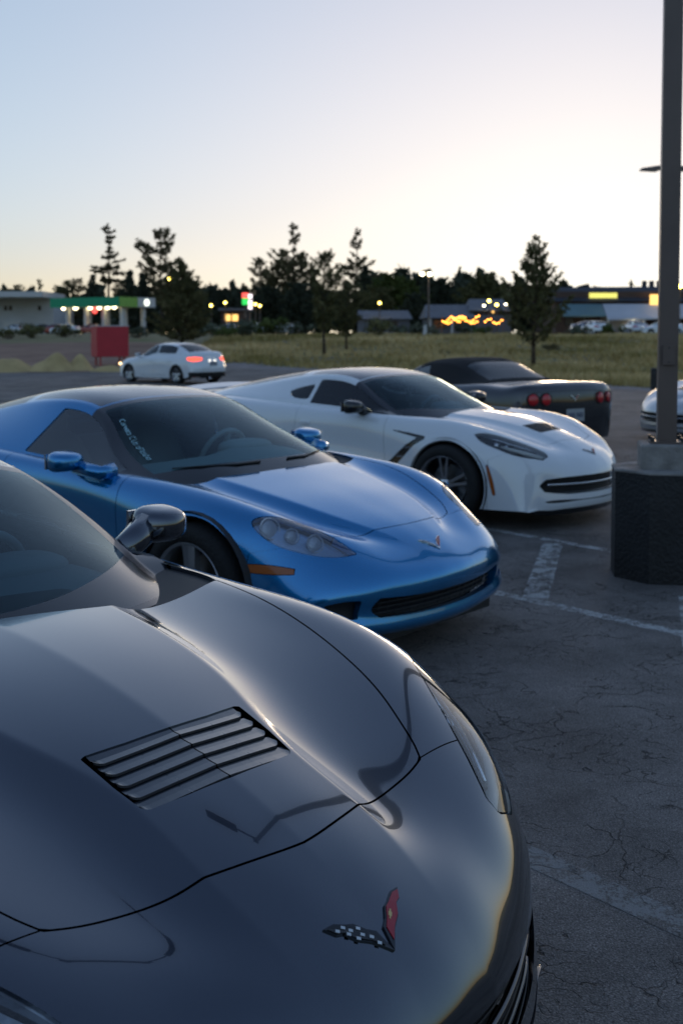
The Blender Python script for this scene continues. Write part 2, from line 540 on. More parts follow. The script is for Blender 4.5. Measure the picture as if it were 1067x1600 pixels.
def clip(pc, f):
    """split along f = 0; returns (inside f<0, outside) with their fresh border edges"""
    f = f.copy(); f[np.abs(f) < 1e-9] = 1e-9
    neg = f < 0
    Vn = []; cache = {}; base = len(pc.V)
    def cut(a, b):
        k = (a, b) if a < b else (b, a)
        i = cache.get(k)
        if i is None:
            t = f[a] / (f[a] - f[b])
            Vn.append(pc.V[a] * (1 - t) + pc.V[b] * t)
            i = cache[k] = base + len(Vn) - 1
        return i
    Fi, Fo, Ei, Eo = [], [], [], []
    for face in pc.F:
        s = [neg[i] for i in face]
        if all(s): Fi.append(face); continue
        if not any(s): Fo.append(face); continue
        a, b = [], []; n = len(face); cr = []
        for i in range(n):
            p, q = face[i], face[(i + 1) % n]
            (a if s[i] else b).append(p)
            if s[i] != s[(i + 1) % n]:
                c = cut(p, q); a.append(c); b.append(c); cr.append((c, s[i]))
        if len(a) > 2: Fi.append(tuple(a))
        if len(b) > 2: Fo.append(tuple(b))
        if len(cr) == 2:
            (c0, s0), (c1, s1) = cr
            if s0: Ei.append((c0, c1)); Eo.append((c1, c0))
            else: Ei.append((c1, c0)); Eo.append((c0, c1))
    V = np.vstack([pc.V, np.array(Vn)]) if Vn else pc.V
    def compact(F, E, old):
        used = np.zeros(len(V), bool)
        for g in F: used[list(g)] = True
        mp = np.cumsum(used) - 1
        F2 = [tuple(mp[list(g)]) for g in F]
        E2 = [(mp[a], mp[b]) for a, b in E + old if a < len(used) and used[a] and used[b]]
        return Piece(V[used], F2, E2)
    return compact(Fi, Ei, pc.E), compact(Fo, Eo, pc.E)

def frame_of(nrm):
    n = np.array(nrm, float); n /= np.linalg.norm(n)
    a = np.cross([0, 0, 1.0], n)
    if np.linalg.norm(a) < 0.2: a = np.cross([0, 1.0, 0], n)
    a /= np.linalg.norm(a)
    return a, np.cross(n, a), n

def outline_f(pc, pts, nrm, corners=(), depth=0.3, smooth=True):
    """distance field of an outline looked at along nrm, limited to a slab so the far side is not cut"""
    a, b, n = frame_of(nrm)
    q = poly_curve(pts, corners) if smooth else np.array(pts, float)
    Q = np.stack([q @ a, q @ b], 1)
    X = pc.xyz(); P = np.stack([X @ a, X @ b], 1)
    f = sdf_poly(P, Q)
    off = (X - q.mean(0)) @ n
    return np.where(np.abs(off) > depth, np.maximum(f, 0.05), f)

def take(pc, f, gap=0.004):
    """cut a panel out, leaving an open shut-line of width gap"""
    ins, _ = clip(pc, f + gap / 2)
    # recompute the same field on the original for the outside
    _, out = clip(pc, f - gap / 2)
    return ins, out

def loft(lines, creases=(), du=0.014, dv=0.013, sig=1.2, fine_until=None, du2=0.03, soft=None):
    """rings of control points -> dense smooth surface (half body, y >= 0). lines[k][j] = point j of ring k"""
    C = np.array(lines, float)                       # K x J x 3
    K, J, _ = C.shape
    seg = np.linalg.norm(np.diff(C, axis=0), axis=2)
    w = np.median(seg, axis=1); t = np.r_[0, np.cumsum(np.maximum(w, 0.01))]
    uq = []
    for k in range(K - 1):
        d = du if fine_until is None or C[k, 0, 0] > fine_until else du2
        m = max(2, int(math.ceil(seg[k].max() / d)))
        uq += list(np.linspace(t[k], t[k+1], m, endpoint=False))
    uq = np.array(uq + [t[-1]])
    U = cspline(t, C.reshape(K, -1), uq).reshape(len(uq), J, 3)
    ui = np.interp(uq, t, np.arange(K))
    sv = np.median(np.linalg.norm(np.diff(C, axis=1), axis=2), axis=0); s = np.r_[0, np.cumsum(np.maximum(sv, 0.01))]
    vq = []; mx = np.linalg.norm(np.diff(C, axis=1), axis=2).max(0)
    for j in range(J - 1):
        m = max(2, int(math.ceil(mx[j] / dv)))
        vq += list(np.linspace(s[j], s[j+1], m, endpoint=False))
    vq = np.array(vq + [s[-1]]); vi = np.interp(vq, s, np.arange(J))
    G = np.zeros((len(uq), len(vq), 3))
    br = sorted(set([0] + list(creases) + [J - 1]))
    for a, b in zip(br[:-1], br[1:]):
        msk = (vq >= s[a] - 1e-9) & (vq <= s[b] + 1e-9)
        Y = np.transpose(U[:, a:b+1], (1, 0, 2)).reshape(b - a + 1, -1)
        if a == 0 and 0 not in creases and b > 1:      # mirror across the centre plane for a flat crown
            Ym = U[:, 1:b+1][:, ::-1].copy(); Ym[:, :, 1] *= -1
            Y = np.concatenate([np.transpose(Ym, (1, 0, 2)).reshape(b, -1), Y])
            tt = np.r_[-(s[1:b+1][::-1]), s[0:b+1]]
        else:
            tt = s[a:b+1]
        G[:, msk] = cspline(tt, Y, vq[msk]).reshape(msk.sum(), len(uq), 3).transpose(1, 0, 2)
    G[:, 0, 1] = 0
    # round the creases and take out ripples
    def blur(A, sig, axis, mirror):
        r = int(3 * sig) + 1; kx = np.exp(-0.5 * (np.arange(-r, r + 1) / sig) ** 2); kx /= kx.sum()
        A = np.moveaxis(A, axis, 0)
        if mirror:
            lo = A[1:r+1][::-1].copy(); lo[..., 1] *= -1
        else:
            lo = 2 * A[0] - A[1:r+1][::-1]
        hi = 2 * A[-1] - A[-r-1:-1][::-1]
        B = np.concatenate([lo, A, hi]); out = np.zeros_like(A)
        for i, kk in enumerate(kx): out += kk * B[i:i + len(A)]
        return np.moveaxis(out, 0, axis)
    if sig:
        G = blur(G, sig, 1, True); G = blur(G, sig * 1.5, 0, False)
    if soft:                       # round the lower front corner further
        H = G
        for _ in range(3): H = blur(blur(H, 5.0, 1, True), 5.0, 0, False)
        mv = np.clip((vi - soft[0]) / soft[1], 0, 1); mu = np.clip((soft[2] - ui) / 2.0, 0, 1) * np.clip(ui / 1.0, 0, 1)
        m_ = (mu[:, None] * mv[None, :])[..., None]
        G = G * (1 - m_) + H * m_
    Gm = np.concatenate([G[:, 1:2] * np.array([1, -1, 1]), G], 1)
    dU = np.gradient(G, axis=0); dV = np.gradient(Gm, axis=1)[:, 1:]
    N = np.cross(dV, dU); N /= np.linalg.norm(N, axis=2, keepdims=True) + 1e-12
    nu, nv = len(uq), len(vq)
    UV = np.stack(np.meshgrid(ui, vi, indexing='ij'), 2)
    V = np.concatenate([G, N, UV], 2).reshape(-1, 8)
    F = [(i*nv+j, i*nv+j+1, (i+1)*nv+j+1, (i+1)*nv+j) for i in range(nu - 1) for j in range(nv - 1)]
    # make normals face away from the body's middle
    mid = G.reshape(-1, 3).mean(0); mid[1] = 0
    if np.einsum('ij,ij->i', V[:, 3:6], V[:, :3] - mid).mean() < 0:
        V[:, 3:6] *= -1
    g = F[len(F) // 2]; p = V[list(g), :3]
    if np.dot(np.cross(p[1] - p[0], p[2] - p[0]), V[g[0], 3:6]) < 0:
        F = [q[::-1] for q in F]
    return Piece(V, F)

def flanged(pc, depth):
    """mesh data of a panel with its cut borders turned inwards"""
    V = [tuple(p) for p in pc.V[:, :3]]; N = [tuple(n) for n in pc.V[:, 3:6]]; F = list(pc.F)
    if depth > 0:
        for a, b in pc.E:
            pa, pb, na, nb = pc.V[a, :3], pc.V[b, :3], pc.V[a, 3:6], pc.V[b, 3:6]
            e = pb - pa
            if np.dot(e, e) < 1e-14: continue
            w = np.cross(e, na); w /= np.linalg.norm(w) + 1e-12
            k = len(V)
            V += [tuple(pa), tuple(pb), tuple(pb - nb * depth), tuple(pa - na * depth)]
            N += [tuple(w)] * 4
            F.append((k + 1, k, k + 3, k + 2))
    return V, N, F

def piece_mesh(name, pc, depth=0.02, side=0, offset=0.0):
    """side 0: both halves in one mesh; 1: the y>0 half; -1: the mirrored half"""
    if offset:
        pc = Piece(pc.V.copy(), pc.F, pc.E); pc.V[:, :3] += pc.V[:, 3:6] * offset
    V, N, F = flanged(pc, depth)
    V, N = np.array(V), np.array(N)
    if side in (0, -1):
        Vm = V * [1, -1, 1]; Nm = N * [1, -1, 1]; Fm = [g[::-1] for g in F]
        if side == -1: V, N, F = Vm, Nm, Fm
        else:
            k = len(V); F = list(F) + [tuple(i + k for i in g) for g in Fm]
            V = np.vstack([V, Vm]); N = np.vstack([N, Nm])
    return mesh_from(name, V.tolist(), [tuple(int(i) for i in g) for g in F], True, N)

class Surf:
    """finds the body surface above a plan point"""
    def __init__(s, pc, zmin=0.3):
        m = (pc.V[:, 5] > 0.25) & (pc.V[:, 2] > zmin); s.V = pc.V[m]
    def at(s, x, y, off=0.0):
        sg = -1 if y < 0 else 1
        d = (s.V[:, 0] - x) ** 2 + (s.V[:, 1] - abs(y)) ** 2
        v = s.V[int(np.argmin(d))]
        z = v[2] - (v[3] * (x - v[0]) + v[4] * (abs(y) - v[1])) / v[5]
        n = np.array([v[3], v[4] * sg, v[5]])
        return np.array([x, y, z]) + n * off, n

class Spec:
    """a car as a list of parts, built once and set down as often as needed"""
    def __init__(s): s.items = []
    def add(s, name, me, role, parent=None, label=None):
        s.items.append((name, me, role, parent, label)); return len(s.items) - 1
    def both(s, name, pc, role, depth=0.02, parent=None, offset=0.0):
        return [s.add(name, piece_mesh(name, pc, depth, sd, offset), role, parent if not isinstance(parent, (list, tuple)) else parent[i]) for i, sd in enumerate((1, -1))]
    def mb(s, name, mb, role, parent=None, smooth=False, label=None):
        me = mb.mesh(name, smooth)
        bm = bmesh.new(); bm.from_mesh(me); bmesh.ops.recalc_face_normals(bm, faces=bm.faces); bm.to_mesh(me); bm.free()
        return s.add(name, me, role, parent, label)
    def place(s, root, roles, skip=()):
        objs = []
        for name, me, role, par, label in s.items:
            if name in skip: objs.append(None); continue
            m = roles.get(role) or MATS[role]
            o = link_mesh(name, me, m, objs[par] if par is not None else root)
            if label: o['label'] = label
            objs.append(o)
        return objs

def mirror_mb(mb):
    o = MB(); o.v = [(x, -y, z) for x, y, z in mb.v]; o.f = [g[::-1] for g in mb.f]; return o

def add_wheel(sp, x, y, r, rim_r, width, style, steer=0.0):
    """tyre with rim and brake disc; outer face on the side of y"""
    sg = 1 if y > 0 else -1
    w2 = width / 2
    def tr(mb):
        c, s_ = math.cos(steer), math.sin(steer); out = MB(); out.f = mb.f if sg > 0 else [g[::-1] for g in mb.f]
        for (a, b, z) in mb.v:
            b *= sg
            out.v.append((x + c * a - s_ * b, (abs(y) - w2) * sg + s_ * a + c * b, r + z))
        return out
    t = MB()
    t.lathe([(rim_r + .004, -w2 + .012), (rim_r + .03, -w2), (r - .03, -w2), (r - .008, -w2 + .022), (r, -w2 + .05), (r, -.012), (r - .008, -.010), (r - .008, .010), (r, .012), (r, w2 - .05), (r - .007, w2 - .024), (r - .026, w2 - .004), (rim_r + .035, w2), (rim_r + .012, w2 - .004), (rim_r + .004, w2 - .014)], 56)
    ti = sp.mb('tyre', tr(t), 'rubber', None, True)
    q = MB()
    q.lathe([(rim_r - .02, -w2 + .03), (rim_r - .016, w2 - .05), (rim_r - .010, w2 - .018), (rim_r + .002, w2 - .006), (rim_r + .006, w2 - .012)], 56)
    hub = w2 - .035
    if style == 'split':       # five pairs of thin spokes
        for k in range(5):
            for d in (-.16, .16):
                a0 = 2 * math.pi * k / 5 + math.pi / 2; a1 = a0 + d
                p0 = Vector((.045 * math.cos(a0 + d * 1.6), hub, .045 * math.sin(a0 + d * 1.6)))
                p1 = Vector(((rim_r - .012) * math.cos(a1), w2 - .02, (rim_r - .012) * math.sin(a1)))
                dr = (p1 - p0).normalized(); sd_ = dr.cross(Vector((0, 1, 0))).normalized()
                pts = []
                for p, wd in ((p0, .013), (p1, .010)):
                    pts += [p - sd_ * wd, p + sd_ * wd, p + sd_ * wd * 1.3 - Vector((0, .03, 0)), p - sd_ * wd * 1.3 - Vector((0, .03, 0))]
                q.add(pts, [(0,1,5,4),(1,2,6,5),(2,3,7,6),(3,0,4,7),(0,3,2,1),(4,5,6,7)])
        q.lathe([(0, hub + .004), (.03, hub + .004), (.055, hub - .004), (.062, hub - .03)], 24)
    else:                      # five broad flat spokes
        for k in range(5):
            a0 = 2 * math.pi * k / 5 + math.pi / 2
            for dd, off in ((0, 0),):
                dr = Vector((math.cos(a0), 0, math.sin(a0))); sd_ = dr.cross(Vector((0, 1, 0)))
                pts = []
                for rr, wd, hh in ((.04, .040, hub - .006), (.13, .036, hub + .012), (rim_r - .01, .044, w2 - .016)):
                    p = dr * rr + Vector((0, hh, 0))
                    pts += [p - sd_ * wd, p - sd_ * wd * .35 + Vector((0, -.008, 0)), p + sd_ * wd * .35 + Vector((0, -.008, 0)), p + sd_ * wd, p + sd_ * wd - Vector((0, .035, 0)), p - sd_ * wd - Vector((0, .035, 0))]
                f = []
                for i in range(2):
                    for j in range(6):
                        f.append((i*6+j, i*6+(j+1)%6, (i+1)*6+(j+1)%6, (i+1)*6+j))
                q.add(pts, f + [(0,1,2,3,4,5), (12,13,14,15,16,17)])
        q.lathe([(0, hub + .008), (.028, hub + .008), (.034, hub), (.075, hub - .012), (.08, hub - .035)], 24)
    sp.mb('rim', tr(q), 'rim', ti, False)
    b = MB().lathe([(.03, -.01), (.165, -.01), (.165, .012), (.03, .012)], 40)
    sp.mb('brake_disc', tr(b), 'disc', ti)
    n = MB()
    for k in range(5):
        a0 = 2 * math.pi * (k + .5) / 5
        n.lathe([(0, hub - .004), (.010, hub - .006), (.010, hub - .03)], 6, c=(.057 * math.cos(a0), 0, .057 * math.sin(a0)))
    sp.mb('wheel_nut', tr(n), 'dark_metal', ti)
    return ti
# ------------------------------------------------------------------ the two kinds of sports car
def superell(c, r, e=0.6, n=20, m=12, shape=None):
    """rounded block"""
    mb = MB(); pts = []; f = []
    sp_ = lambda a: math.copysign(abs(a) ** e, a)
    for i in range(m + 1):
        t = -math.pi / 2 + math.pi * i / m
        for k in range(n):
            p = 2 * math.pi * k / n
            q = [sp_(math.cos(t)) * sp_(math.cos(p)), sp_(math.cos(t)) * sp_(math.sin(p)), sp_(math.sin(t))]
            if shape: q = shape(q)
            pts.append((c[0] + r[0] * q[0], c[1] + r[1] * q[1], c[2] + r[2] * q[2]))
    for i in range(m):
        for k in range(n):
            f.append((i*n+k, i*n+(k+1)%n, (i+1)*n+(k+1)%n, (i+1)*n+k))
    return mb.add(pts, f)

def rear_plate(rows, xs):
    return rows

# rings from the front lip to the tail, points from the centre line out to the sill
NEW_RINGS = [
 [(.925,0,.135),(.922,.09,.135),(.91,.19,.135),(.885,.28,.132),(.85,.38,.13),(.81,.48,.13),(.775,.56,.128),(.745,.62,.132),(.725,.66,.138),(.712,.695,.146),(.70,.72,.155)],
 [(.965,0,.215),(.962,.09,.215),(.948,.19,.213),(.925,.28,.212),(.888,.38,.21),(.845,.48,.205),(.80,.56,.20),(.768,.62,.20),(.745,.665,.195),(.725,.705,.183),(.710,.733,.165)],
 [(.962,0,.30),(.959,.09,.30),(.945,.19,.30),(.92,.28,.30),(.883,.38,.30),(.838,.48,.298),(.79,.565,.29),(.75,.635,.28),(.722,.685,.255),(.69,.735,.215),(.672,.765,.168)],
 [(.968,0,.425),(.965,.09,.425),(.952,.19,.425),(.926,.28,.425),(.888,.375,.425),(.838,.475,.42),(.785,.56,.41),(.735,.635,.385),(.70,.692,.34),(.655,.748,.265),(.635,.78,.168)],
 [(.935,0,.503),(.932,.09,.504),(.915,.18,.506),(.888,.27,.51),(.848,.37,.512),(.81,.475,.510),(.765,.57,.500),(.715,.65,.475),(.672,.715,.42),(.607,.78,.32),(.585,.805,.168)],
 [(.885,0,.560),(.882,.08,.560),(.865,.17,.562),(.84,.26,.563),(.80,.36,.565),(.768,.472,.566),(.727,.575,.556),(.682,.665,.53),(.63,.735,.468),(.59,.785,.35),(.57,.81,.17)],
 [(.80,0,.619),(.798,.08,.618),(.785,.175,.613),(.765,.27,.603),(.735,.37,.605),(.705,.485,.615),(.668,.60,.614),(.622,.70,.593),(.565,.78,.51),(.525,.82,.37),(.505,.838,.17)],
 [(.675,0,.684),(.672,.095,.679),(.655,.19,.670),(.64,.295,.642),(.622,.425,.655),(.59,.55,.672),(.55,.665,.672),(.505,.775,.640),(.455,.845,.53),(.43,.868,.38),(.42,.865,.17)],
 [(.45,0,.763),(.448,.10,.756),(.44,.193,.745),(.435,.318,.710),(.43,.475,.722),(.41,.605,.745),(.375,.718,.747),(.338,.825,.704),(.312,.885,.575),(.30,.90,.40),(.30,.89,.17)],
 [(.22,0,.824),(.22,.13,.815),(.22,.248,.804),(.22,.378,.770),(.22,.535,.782),(.215,.668,.803),(.207,.77,.797),(.193,.865,.728),(.182,.912,.58),(.175,.928,.40),(.175,.91,.17)],
 [(0,0,.863),(0,.15,.854),(0,.293,.842),(0,.42,.810),(0,.59,.822),(0,.70,.842),(0,.80,.822),(0,.88,.725),(0,.925,.58),(0,.938,.40),(0,.92,.17)],
 [(-.32,0,.888),(-.32,.17,.880),(-.31,.34,.868),(-.30,.465,.836),(-.31,.63,.848),(-.31,.735,.858),(-.31,.83,.825),(-.31,.885,.72),(-.31,.905,.57),(-.31,.915,.40),(-.31,.90,.17)],
 [(-.72,0,.88),(-.72,.18,.878),(-.72,.40,.87),(-.72,.55,.858),(-.72,.70,.862),(-.72,.785,.868),(-.72,.85,.835),(-.72,.88,.74),(-.72,.885,.58),(-.72,.90,.40),(-.72,.885,.17)],
 [(-1.2,0,.89),(-1.2,.2,.89),(-1.2,.42,.885),(-1.2,.58,.885),(-1.2,.72,.89),(-1.2,.79,.89),(-1.2,.845,.855),(-1.2,.87,.76),(-1.2,.87,.60),(-1.2,.895,.40),(-1.2,.885,.17)],
 [(-1.8,0,.93),(-1.8,.2,.93),(-1.8,.42,.925),(-1.8,.58,.92),(-1.8,.72,.92),(-1.8,.79,.918),(-1.8,.855,.885),(-1.8,.89,.80),(-1.8,.90,.62),(-1.8,.915,.42),(-1.8,.89,.18)],
 [(-2.3,0,.96),(-2.3,.2,.96),(-2.3,.42,.955),(-2.3,.58,.95),(-2.3,.70,.942),(-2.3,.79,.94),(-2.3,.875,.90),(-2.3,.92,.81),(-2.3,.935,.63),(-2.3,.93,.42),(-2.3,.90,.19)],
 [(-2.75,0,.965),(-2.75,.2,.965),(-2.75,.42,.96),(-2.75,.57,.955),(-2.75,.68,.95),(-2.75,.79,.94),(-2.75,.885,.89),(-2.75,.935,.79),(-2.75,.94,.63),(-2.75,.935,.42),(-2.75,.90,.20)],
 [(-3.1,0,.955),(-3.1,.2,.955),(-3.1,.42,.95),(-3.1,.56,.945),(-3.1,.66,.94),(-3.1,.77,.92),(-3.1,.855,.86),(-3.1,.90,.755),(-3.1,.91,.60),(-3.1,.90,.42),(-3.1,.87,.22)],
 [(-3.43,0,.955),(-3.43,.2,.954),(-3.42,.40,.95),(-3.405,.54,.943),(-3.385,.64,.93),(-3.35,.73,.895),(-3.31,.80,.82),(-3.28,.835,.72),(-3.26,.85,.58),(-3.25,.85,.42),(-3.24,.84,.24)],
 [(-3.49,0,.80),(-3.488,.2,.80),(-3.475,.40,.798),(-3.455,.54,.79),(-3.43,.63,.775),(-3.395,.715,.74),(-3.355,.775,.68),(-3.32,.81,.60),(-3.295,.83,.50),(-3.28,.835,.38),(-3.27,.83,.25)],
 [(-3.46,0,.48),(-3.458,.2,.48),(-3.445,.40,.478),(-3.425,.54,.47),(-3.40,.625,.46),(-3.37,.70,.44),(-3.34,.75,.41),(-3.315,.785,.38),(-3.295,.805,.34),(-3.285,.815,.30),(-3.28,.815,.26)],
 [(-3.38,0,.25),(-3.38,.2,.25),(-3.37,.40,.25),(-3.36,.54,.25),(-3.345,.62,.25),(-3.33,.69,.25),(-3.31,.735,.25),(-3.30,.765,.25),(-3.29,.785,.25),(-3.285,.795,.25),(-3.28,.80,.25)],
]
OLD_RINGS = [
 [(.865,0,.165),(.863,.09,.165),(.855,.2,.167),(.838,.32,.17),(.815,.44,.175),(.785,.56,.18),(.74,.66,.185),(.69,.73,.19),(.64,.785,.19),(.61,.81,.188),(.59,.82,.185)],
 [(.905,0,.205),(.903,.09,.205),(.895,.2,.207),(.878,.32,.21),(.855,.44,.215),(.825,.56,.225),(.78,.66,.235),(.73,.73,.24),(.67,.79,.235),(.62,.82,.22),(.60,.83,.195)],
 [(.89,0,.255),(.888,.09,.255),(.88,.2,.257),(.863,.32,.26),(.838,.44,.265),(.808,.555,.275),(.762,.65,.285),(.71,.72,.29),(.65,.78,.275),(.60,.815,.245),(.575,.828,.20)],
 [(.925,0,.350),(.923,.09,.350),(.912,.2,.352),(.893,.32,.356),(.865,.44,.362),(.83,.55,.37),(.78,.645,.37),(.72,.72,.36),(.64,.785,.33),(.57,.82,.28),(.545,.832,.21)],
 [(.925,0,.425),(.923,.08,.425),(.91,.18,.428),(.888,.29,.433),(.856,.41,.442),(.812,.52,.45),(.752,.63,.45),(.68,.72,.43),(.59,.79,.39),(.52,.83,.32),(.50,.84,.21)],
 [(.87,0,.482),(.868,.075,.482),(.855,.165,.484),(.83,.27,.491),(.795,.38,.505),(.75,.49,.522),(.685,.61,.53),(.60,.715,.512),(.52,.79,.46),(.47,.835,.36),(.455,.85,.21)],
 [(.785,0,.540),(.783,.07,.540),(.772,.16,.537),(.755,.255,.536),(.72,.365,.55),(.675,.48,.575),(.60,.61,.592),(.525,.72,.575),(.455,.80,.51),(.425,.845,.39),(.415,.855,.20)],
 [(.63,0,.622),(.628,.10,.621),(.618,.245,.612),(.605,.33,.590),(.59,.44,.606),(.54,.56,.640),(.48,.66,.655),(.42,.755,.635),(.38,.825,.56),(.365,.865,.42),(.365,.87,.19)],
 [(.45,0,.681),(.45,.13,.680),(.45,.335,.669),(.445,.42,.632),(.435,.52,.650),(.41,.62,.688),(.37,.72,.697),(.325,.81,.660),(.30,.865,.57),(.295,.89,.42),(.295,.89,.18)],
 [(.25,0,.735),(.25,.15,.734),(.25,.395,.723),(.25,.48,.686),(.24,.58,.704),(.22,.675,.745),(.20,.77,.750),(.18,.85,.70),(.17,.895,.59),(.165,.91,.42),(.165,.90,.17)],
 [(0,0,.787),(0,.16,.785),(0,.44,.775),(0,.53,.743),(0,.625,.758),(0,.71,.790),(0,.795,.786),(0,.87,.722),(0,.905,.60),(0,.918,.42),(0,.905,.17)],
 [(-.30,0,.840),(-.30,.17,.838),(-.30,.47,.824),(-.3,.56,.805),(-.3,.67,.805),(-.3,.755,.822),(-.3,.83,.798),(-.3,.882,.72),(-.3,.90,.60),(-.3,.91,.42),(-.3,.895,.17)],
 [(-.65,0,.84),(-.65,.18,.84),(-.65,.42,.835),(-.65,.56,.83),(-.65,.70,.832),(-.65,.78,.838),(-.65,.845,.81),(-.65,.88,.73),(-.65,.885,.60),(-.65,.895,.42),(-.65,.885,.17)],
 [(-1.2,0,.86),(-1.2,.2,.86),(-1.2,.42,.86),(-1.2,.58,.86),(-1.2,.72,.862),(-1.2,.79,.866),(-1.2,.845,.838),(-1.2,.872,.75),(-1.2,.876,.6),(-1.2,.89,.42),(-1.2,.885,.17)],
 [(-1.8,0,.90),(-1.8,.2,.90),(-1.8,.42,.90),(-1.8,.6,.897),(-1.8,.73,.895),(-1.8,.80,.897),(-1.8,.862,.865),(-1.8,.893,.77),(-1.8,.90,.61),(-1.8,.905,.42),(-1.8,.89,.18)],
 [(-2.3,0,.935),(-2.3,.2,.935),(-2.3,.42,.932),(-2.3,.6,.928),(-2.3,.73,.922),(-2.3,.81,.918),(-2.3,.878,.875),(-2.3,.913,.78),(-2.3,.92,.62),(-2.3,.92,.42),(-2.3,.90,.19)],
 [(-2.7,0,.955),(-2.7,.2,.954),(-2.7,.42,.95),(-2.7,.58,.945),(-2.7,.70,.938),(-2.7,.80,.925),(-2.7,.872,.875),(-2.7,.913,.78),(-2.7,.92,.62),(-2.7,.918,.42),(-2.7,.90,.20)],
 [(-3.1,0,.95),(-3.1,.2,.949),(-3.1,.42,.945),(-3.1,.56,.94),(-3.1,.68,.932),(-3.1,.775,.912),(-3.1,.845,.86),(-3.1,.88,.77),(-3.1,.892,.62),(-3.1,.89,.42),(-3.1,.87,.22)],
 [(-3.44,0,.94),(-3.44,.2,.939),(-3.43,.40,.935),(-3.415,.54,.928),(-3.40,.63,.92),(-3.37,.72,.898),(-3.335,.79,.845),(-3.31,.825,.76),(-3.30,.84,.62),(-3.29,.84,.42),(-3.27,.83,.24)],
 [(-3.49,0,.77),(-3.488,.2,.77),(-3.478,.40,.768),(-3.46,.54,.764),(-3.44,.63,.757),(-3.41,.715,.735),(-3.375,.775,.69),(-3.345,.81,.61),(-3.32,.825,.51),(-3.305,.83,.38),(-3.29,.825,.25)],
 [(-3.47,0,.46),(-3.468,.2,.46),(-3.455,.40,.458),(-3.435,.54,.45),(-3.415,.625,.44),(-3.39,.70,.42),(-3.36,.75,.40),(-3.335,.785,.37),(-3.315,.80,.335),(-3.305,.81,.30),(-3.295,.812,.26)],
 [(-3.40,0,.24),(-3.40,.2,.24),(-3.39,.40,.24),(-3.37,.54,.24),(-3.355,.62,.24),(-3.34,.69,.24),(-3.325,.735,.24),(-3.315,.765,.24),(-3.305,.785,.24),(-3.30,.795,.24),(-3.295,.80,.24)],
]
NEW_TOP = [
 [(-.27,0,.835),(-.28,.25,.835),(-.36,.50,.83),(-.50,.71,.81),(-.54,.79,.80),(-.54,.80,.74)],
 [(-.36,0,.885),(-.375,.25,.883),(-.46,.50,.875),(-.59,.695,.845),(-.62,.785,.855),(-.62,.80,.79)],
 [(-.70,0,1.048),(-.715,.25,1.043),(-.775,.47,1.02),(-.85,.685,.968),(-.87,.785,.875),(-.87,.80,.81)],
 [(-1.05,0,1.178),(-1.06,.25,1.172),(-1.085,.45,1.152),(-1.12,.605,1.115),(-1.13,.785,.895),(-1.13,.80,.83)],
 [(-1.5,0,1.236),(-1.5,.25,1.23),(-1.5,.43,1.212),(-1.5,.575,1.17),(-1.5,.785,.915),(-1.5,.80,.85)],
 [(-1.9,0,1.216),(-1.9,.24,1.21),(-1.9,.41,1.19),(-1.9,.565,1.138),(-1.9,.775,.94),(-1.9,.79,.87)],
 [(-2.4,0,1.145),(-2.4,.24,1.14),(-2.4,.42,1.115),(-2.4,.575,1.055),(-2.4,.735,.955),(-2.4,.75,.88)],
 [(-2.9,0,1.05),(-2.9,.25,1.046),(-2.9,.43,1.025),(-2.9,.575,.985),(-2.9,.66,.95),(-2.9,.68,.88)],
 [(-3.3,0,.965),(-3.3,.25,.96),(-3.3,.42,.945),(-3.3,.52,.925),(-3.3,.56,.90),(-3.3,.57,.86)],
]
OLD_TOP = [
 [(-.13,0,.79),(-.14,.25,.79),(-.21,.48,.787),(-.34,.72,.772),(-.38,.785,.77),(-.37,.785,.71)],
 [(-.235,0,.852),(-.25,.25,.85),(-.32,.49,.840),(-.46,.738,.812),(-.50,.795,.812),(-.48,.79,.75)],
 [(-.64,0,1.045),(-.66,.25,1.04),(-.72,.46,1.012),(-.81,.668,.950),(-.83,.78,.83),(-.83,.79,.77)],
 [(-1.04,0,1.185),(-1.05,.25,1.178),(-1.07,.42,1.158),(-1.10,.545,1.125),(-1.12,.765,.85),(-1.12,.785,.79)],
 [(-1.45,0,1.238),(-1.45,.25,1.23),(-1.45,.42,1.21),(-1.45,.545,1.165),(-1.45,.765,.875),(-1.45,.785,.81)],
 [(-1.85,0,1.215),(-1.85,.25,1.205),(-1.85,.41,1.18),(-1.85,.53,1.13),(-1.85,.76,.90),(-1.85,.78,.83)],
 [(-2.3,0,1.13),(-2.3,.26,1.12),(-2.3,.42,1.095),(-2.3,.54,1.045),(-2.3,.735,.92),(-2.3,.75,.85)],
 [(-2.75,0,1.02),(-2.75,.27,1.015),(-2.75,.44,.995),(-2.75,.56,.965),(-2.75,.68,.925),(-2.75,.70,.86)],
 [(-3.15,0,.93),(-3.15,.25,.925),(-3.15,.42,.915),(-3.15,.52,.90),(-3.15,.58,.88),(-3.15,.59,.84)],
]
SOFT_TOP = OLD_TOP[:4] + [
 [(-1.5,0,1.245),(-1.5,.25,1.24),(-1.5,.43,1.222),(-1.5,.56,1.175),(-1.5,.765,.875),(-1.5,.785,.80)],
 [(-1.95,0,1.215),(-1.95,.25,1.21),(-1.95,.43,1.188),(-1.95,.57,1.13),(-1.95,.765,.905),(-1.95,.785,.83)],
 [(-2.25,0,1.10),(-2.25,.25,1.095),(-2.25,.44,1.07),(-2.25,.585,1.02),(-2.25,.755,.915),(-2.25,.775,.84)],
 [(-2.55,0,.955),(-2.55,.25,.953),(-2.55,.45,.945),(-2.55,.60,.935),(-2.55,.72,.915),(-2.55,.74,.84)],
 [(-2.66,0,.90),(-2.66,.25,.90),(-2.66,.45,.89),(-2.66,.60,.88),(-2.66,.70,.87),(-2.66,.72,.80)],
]

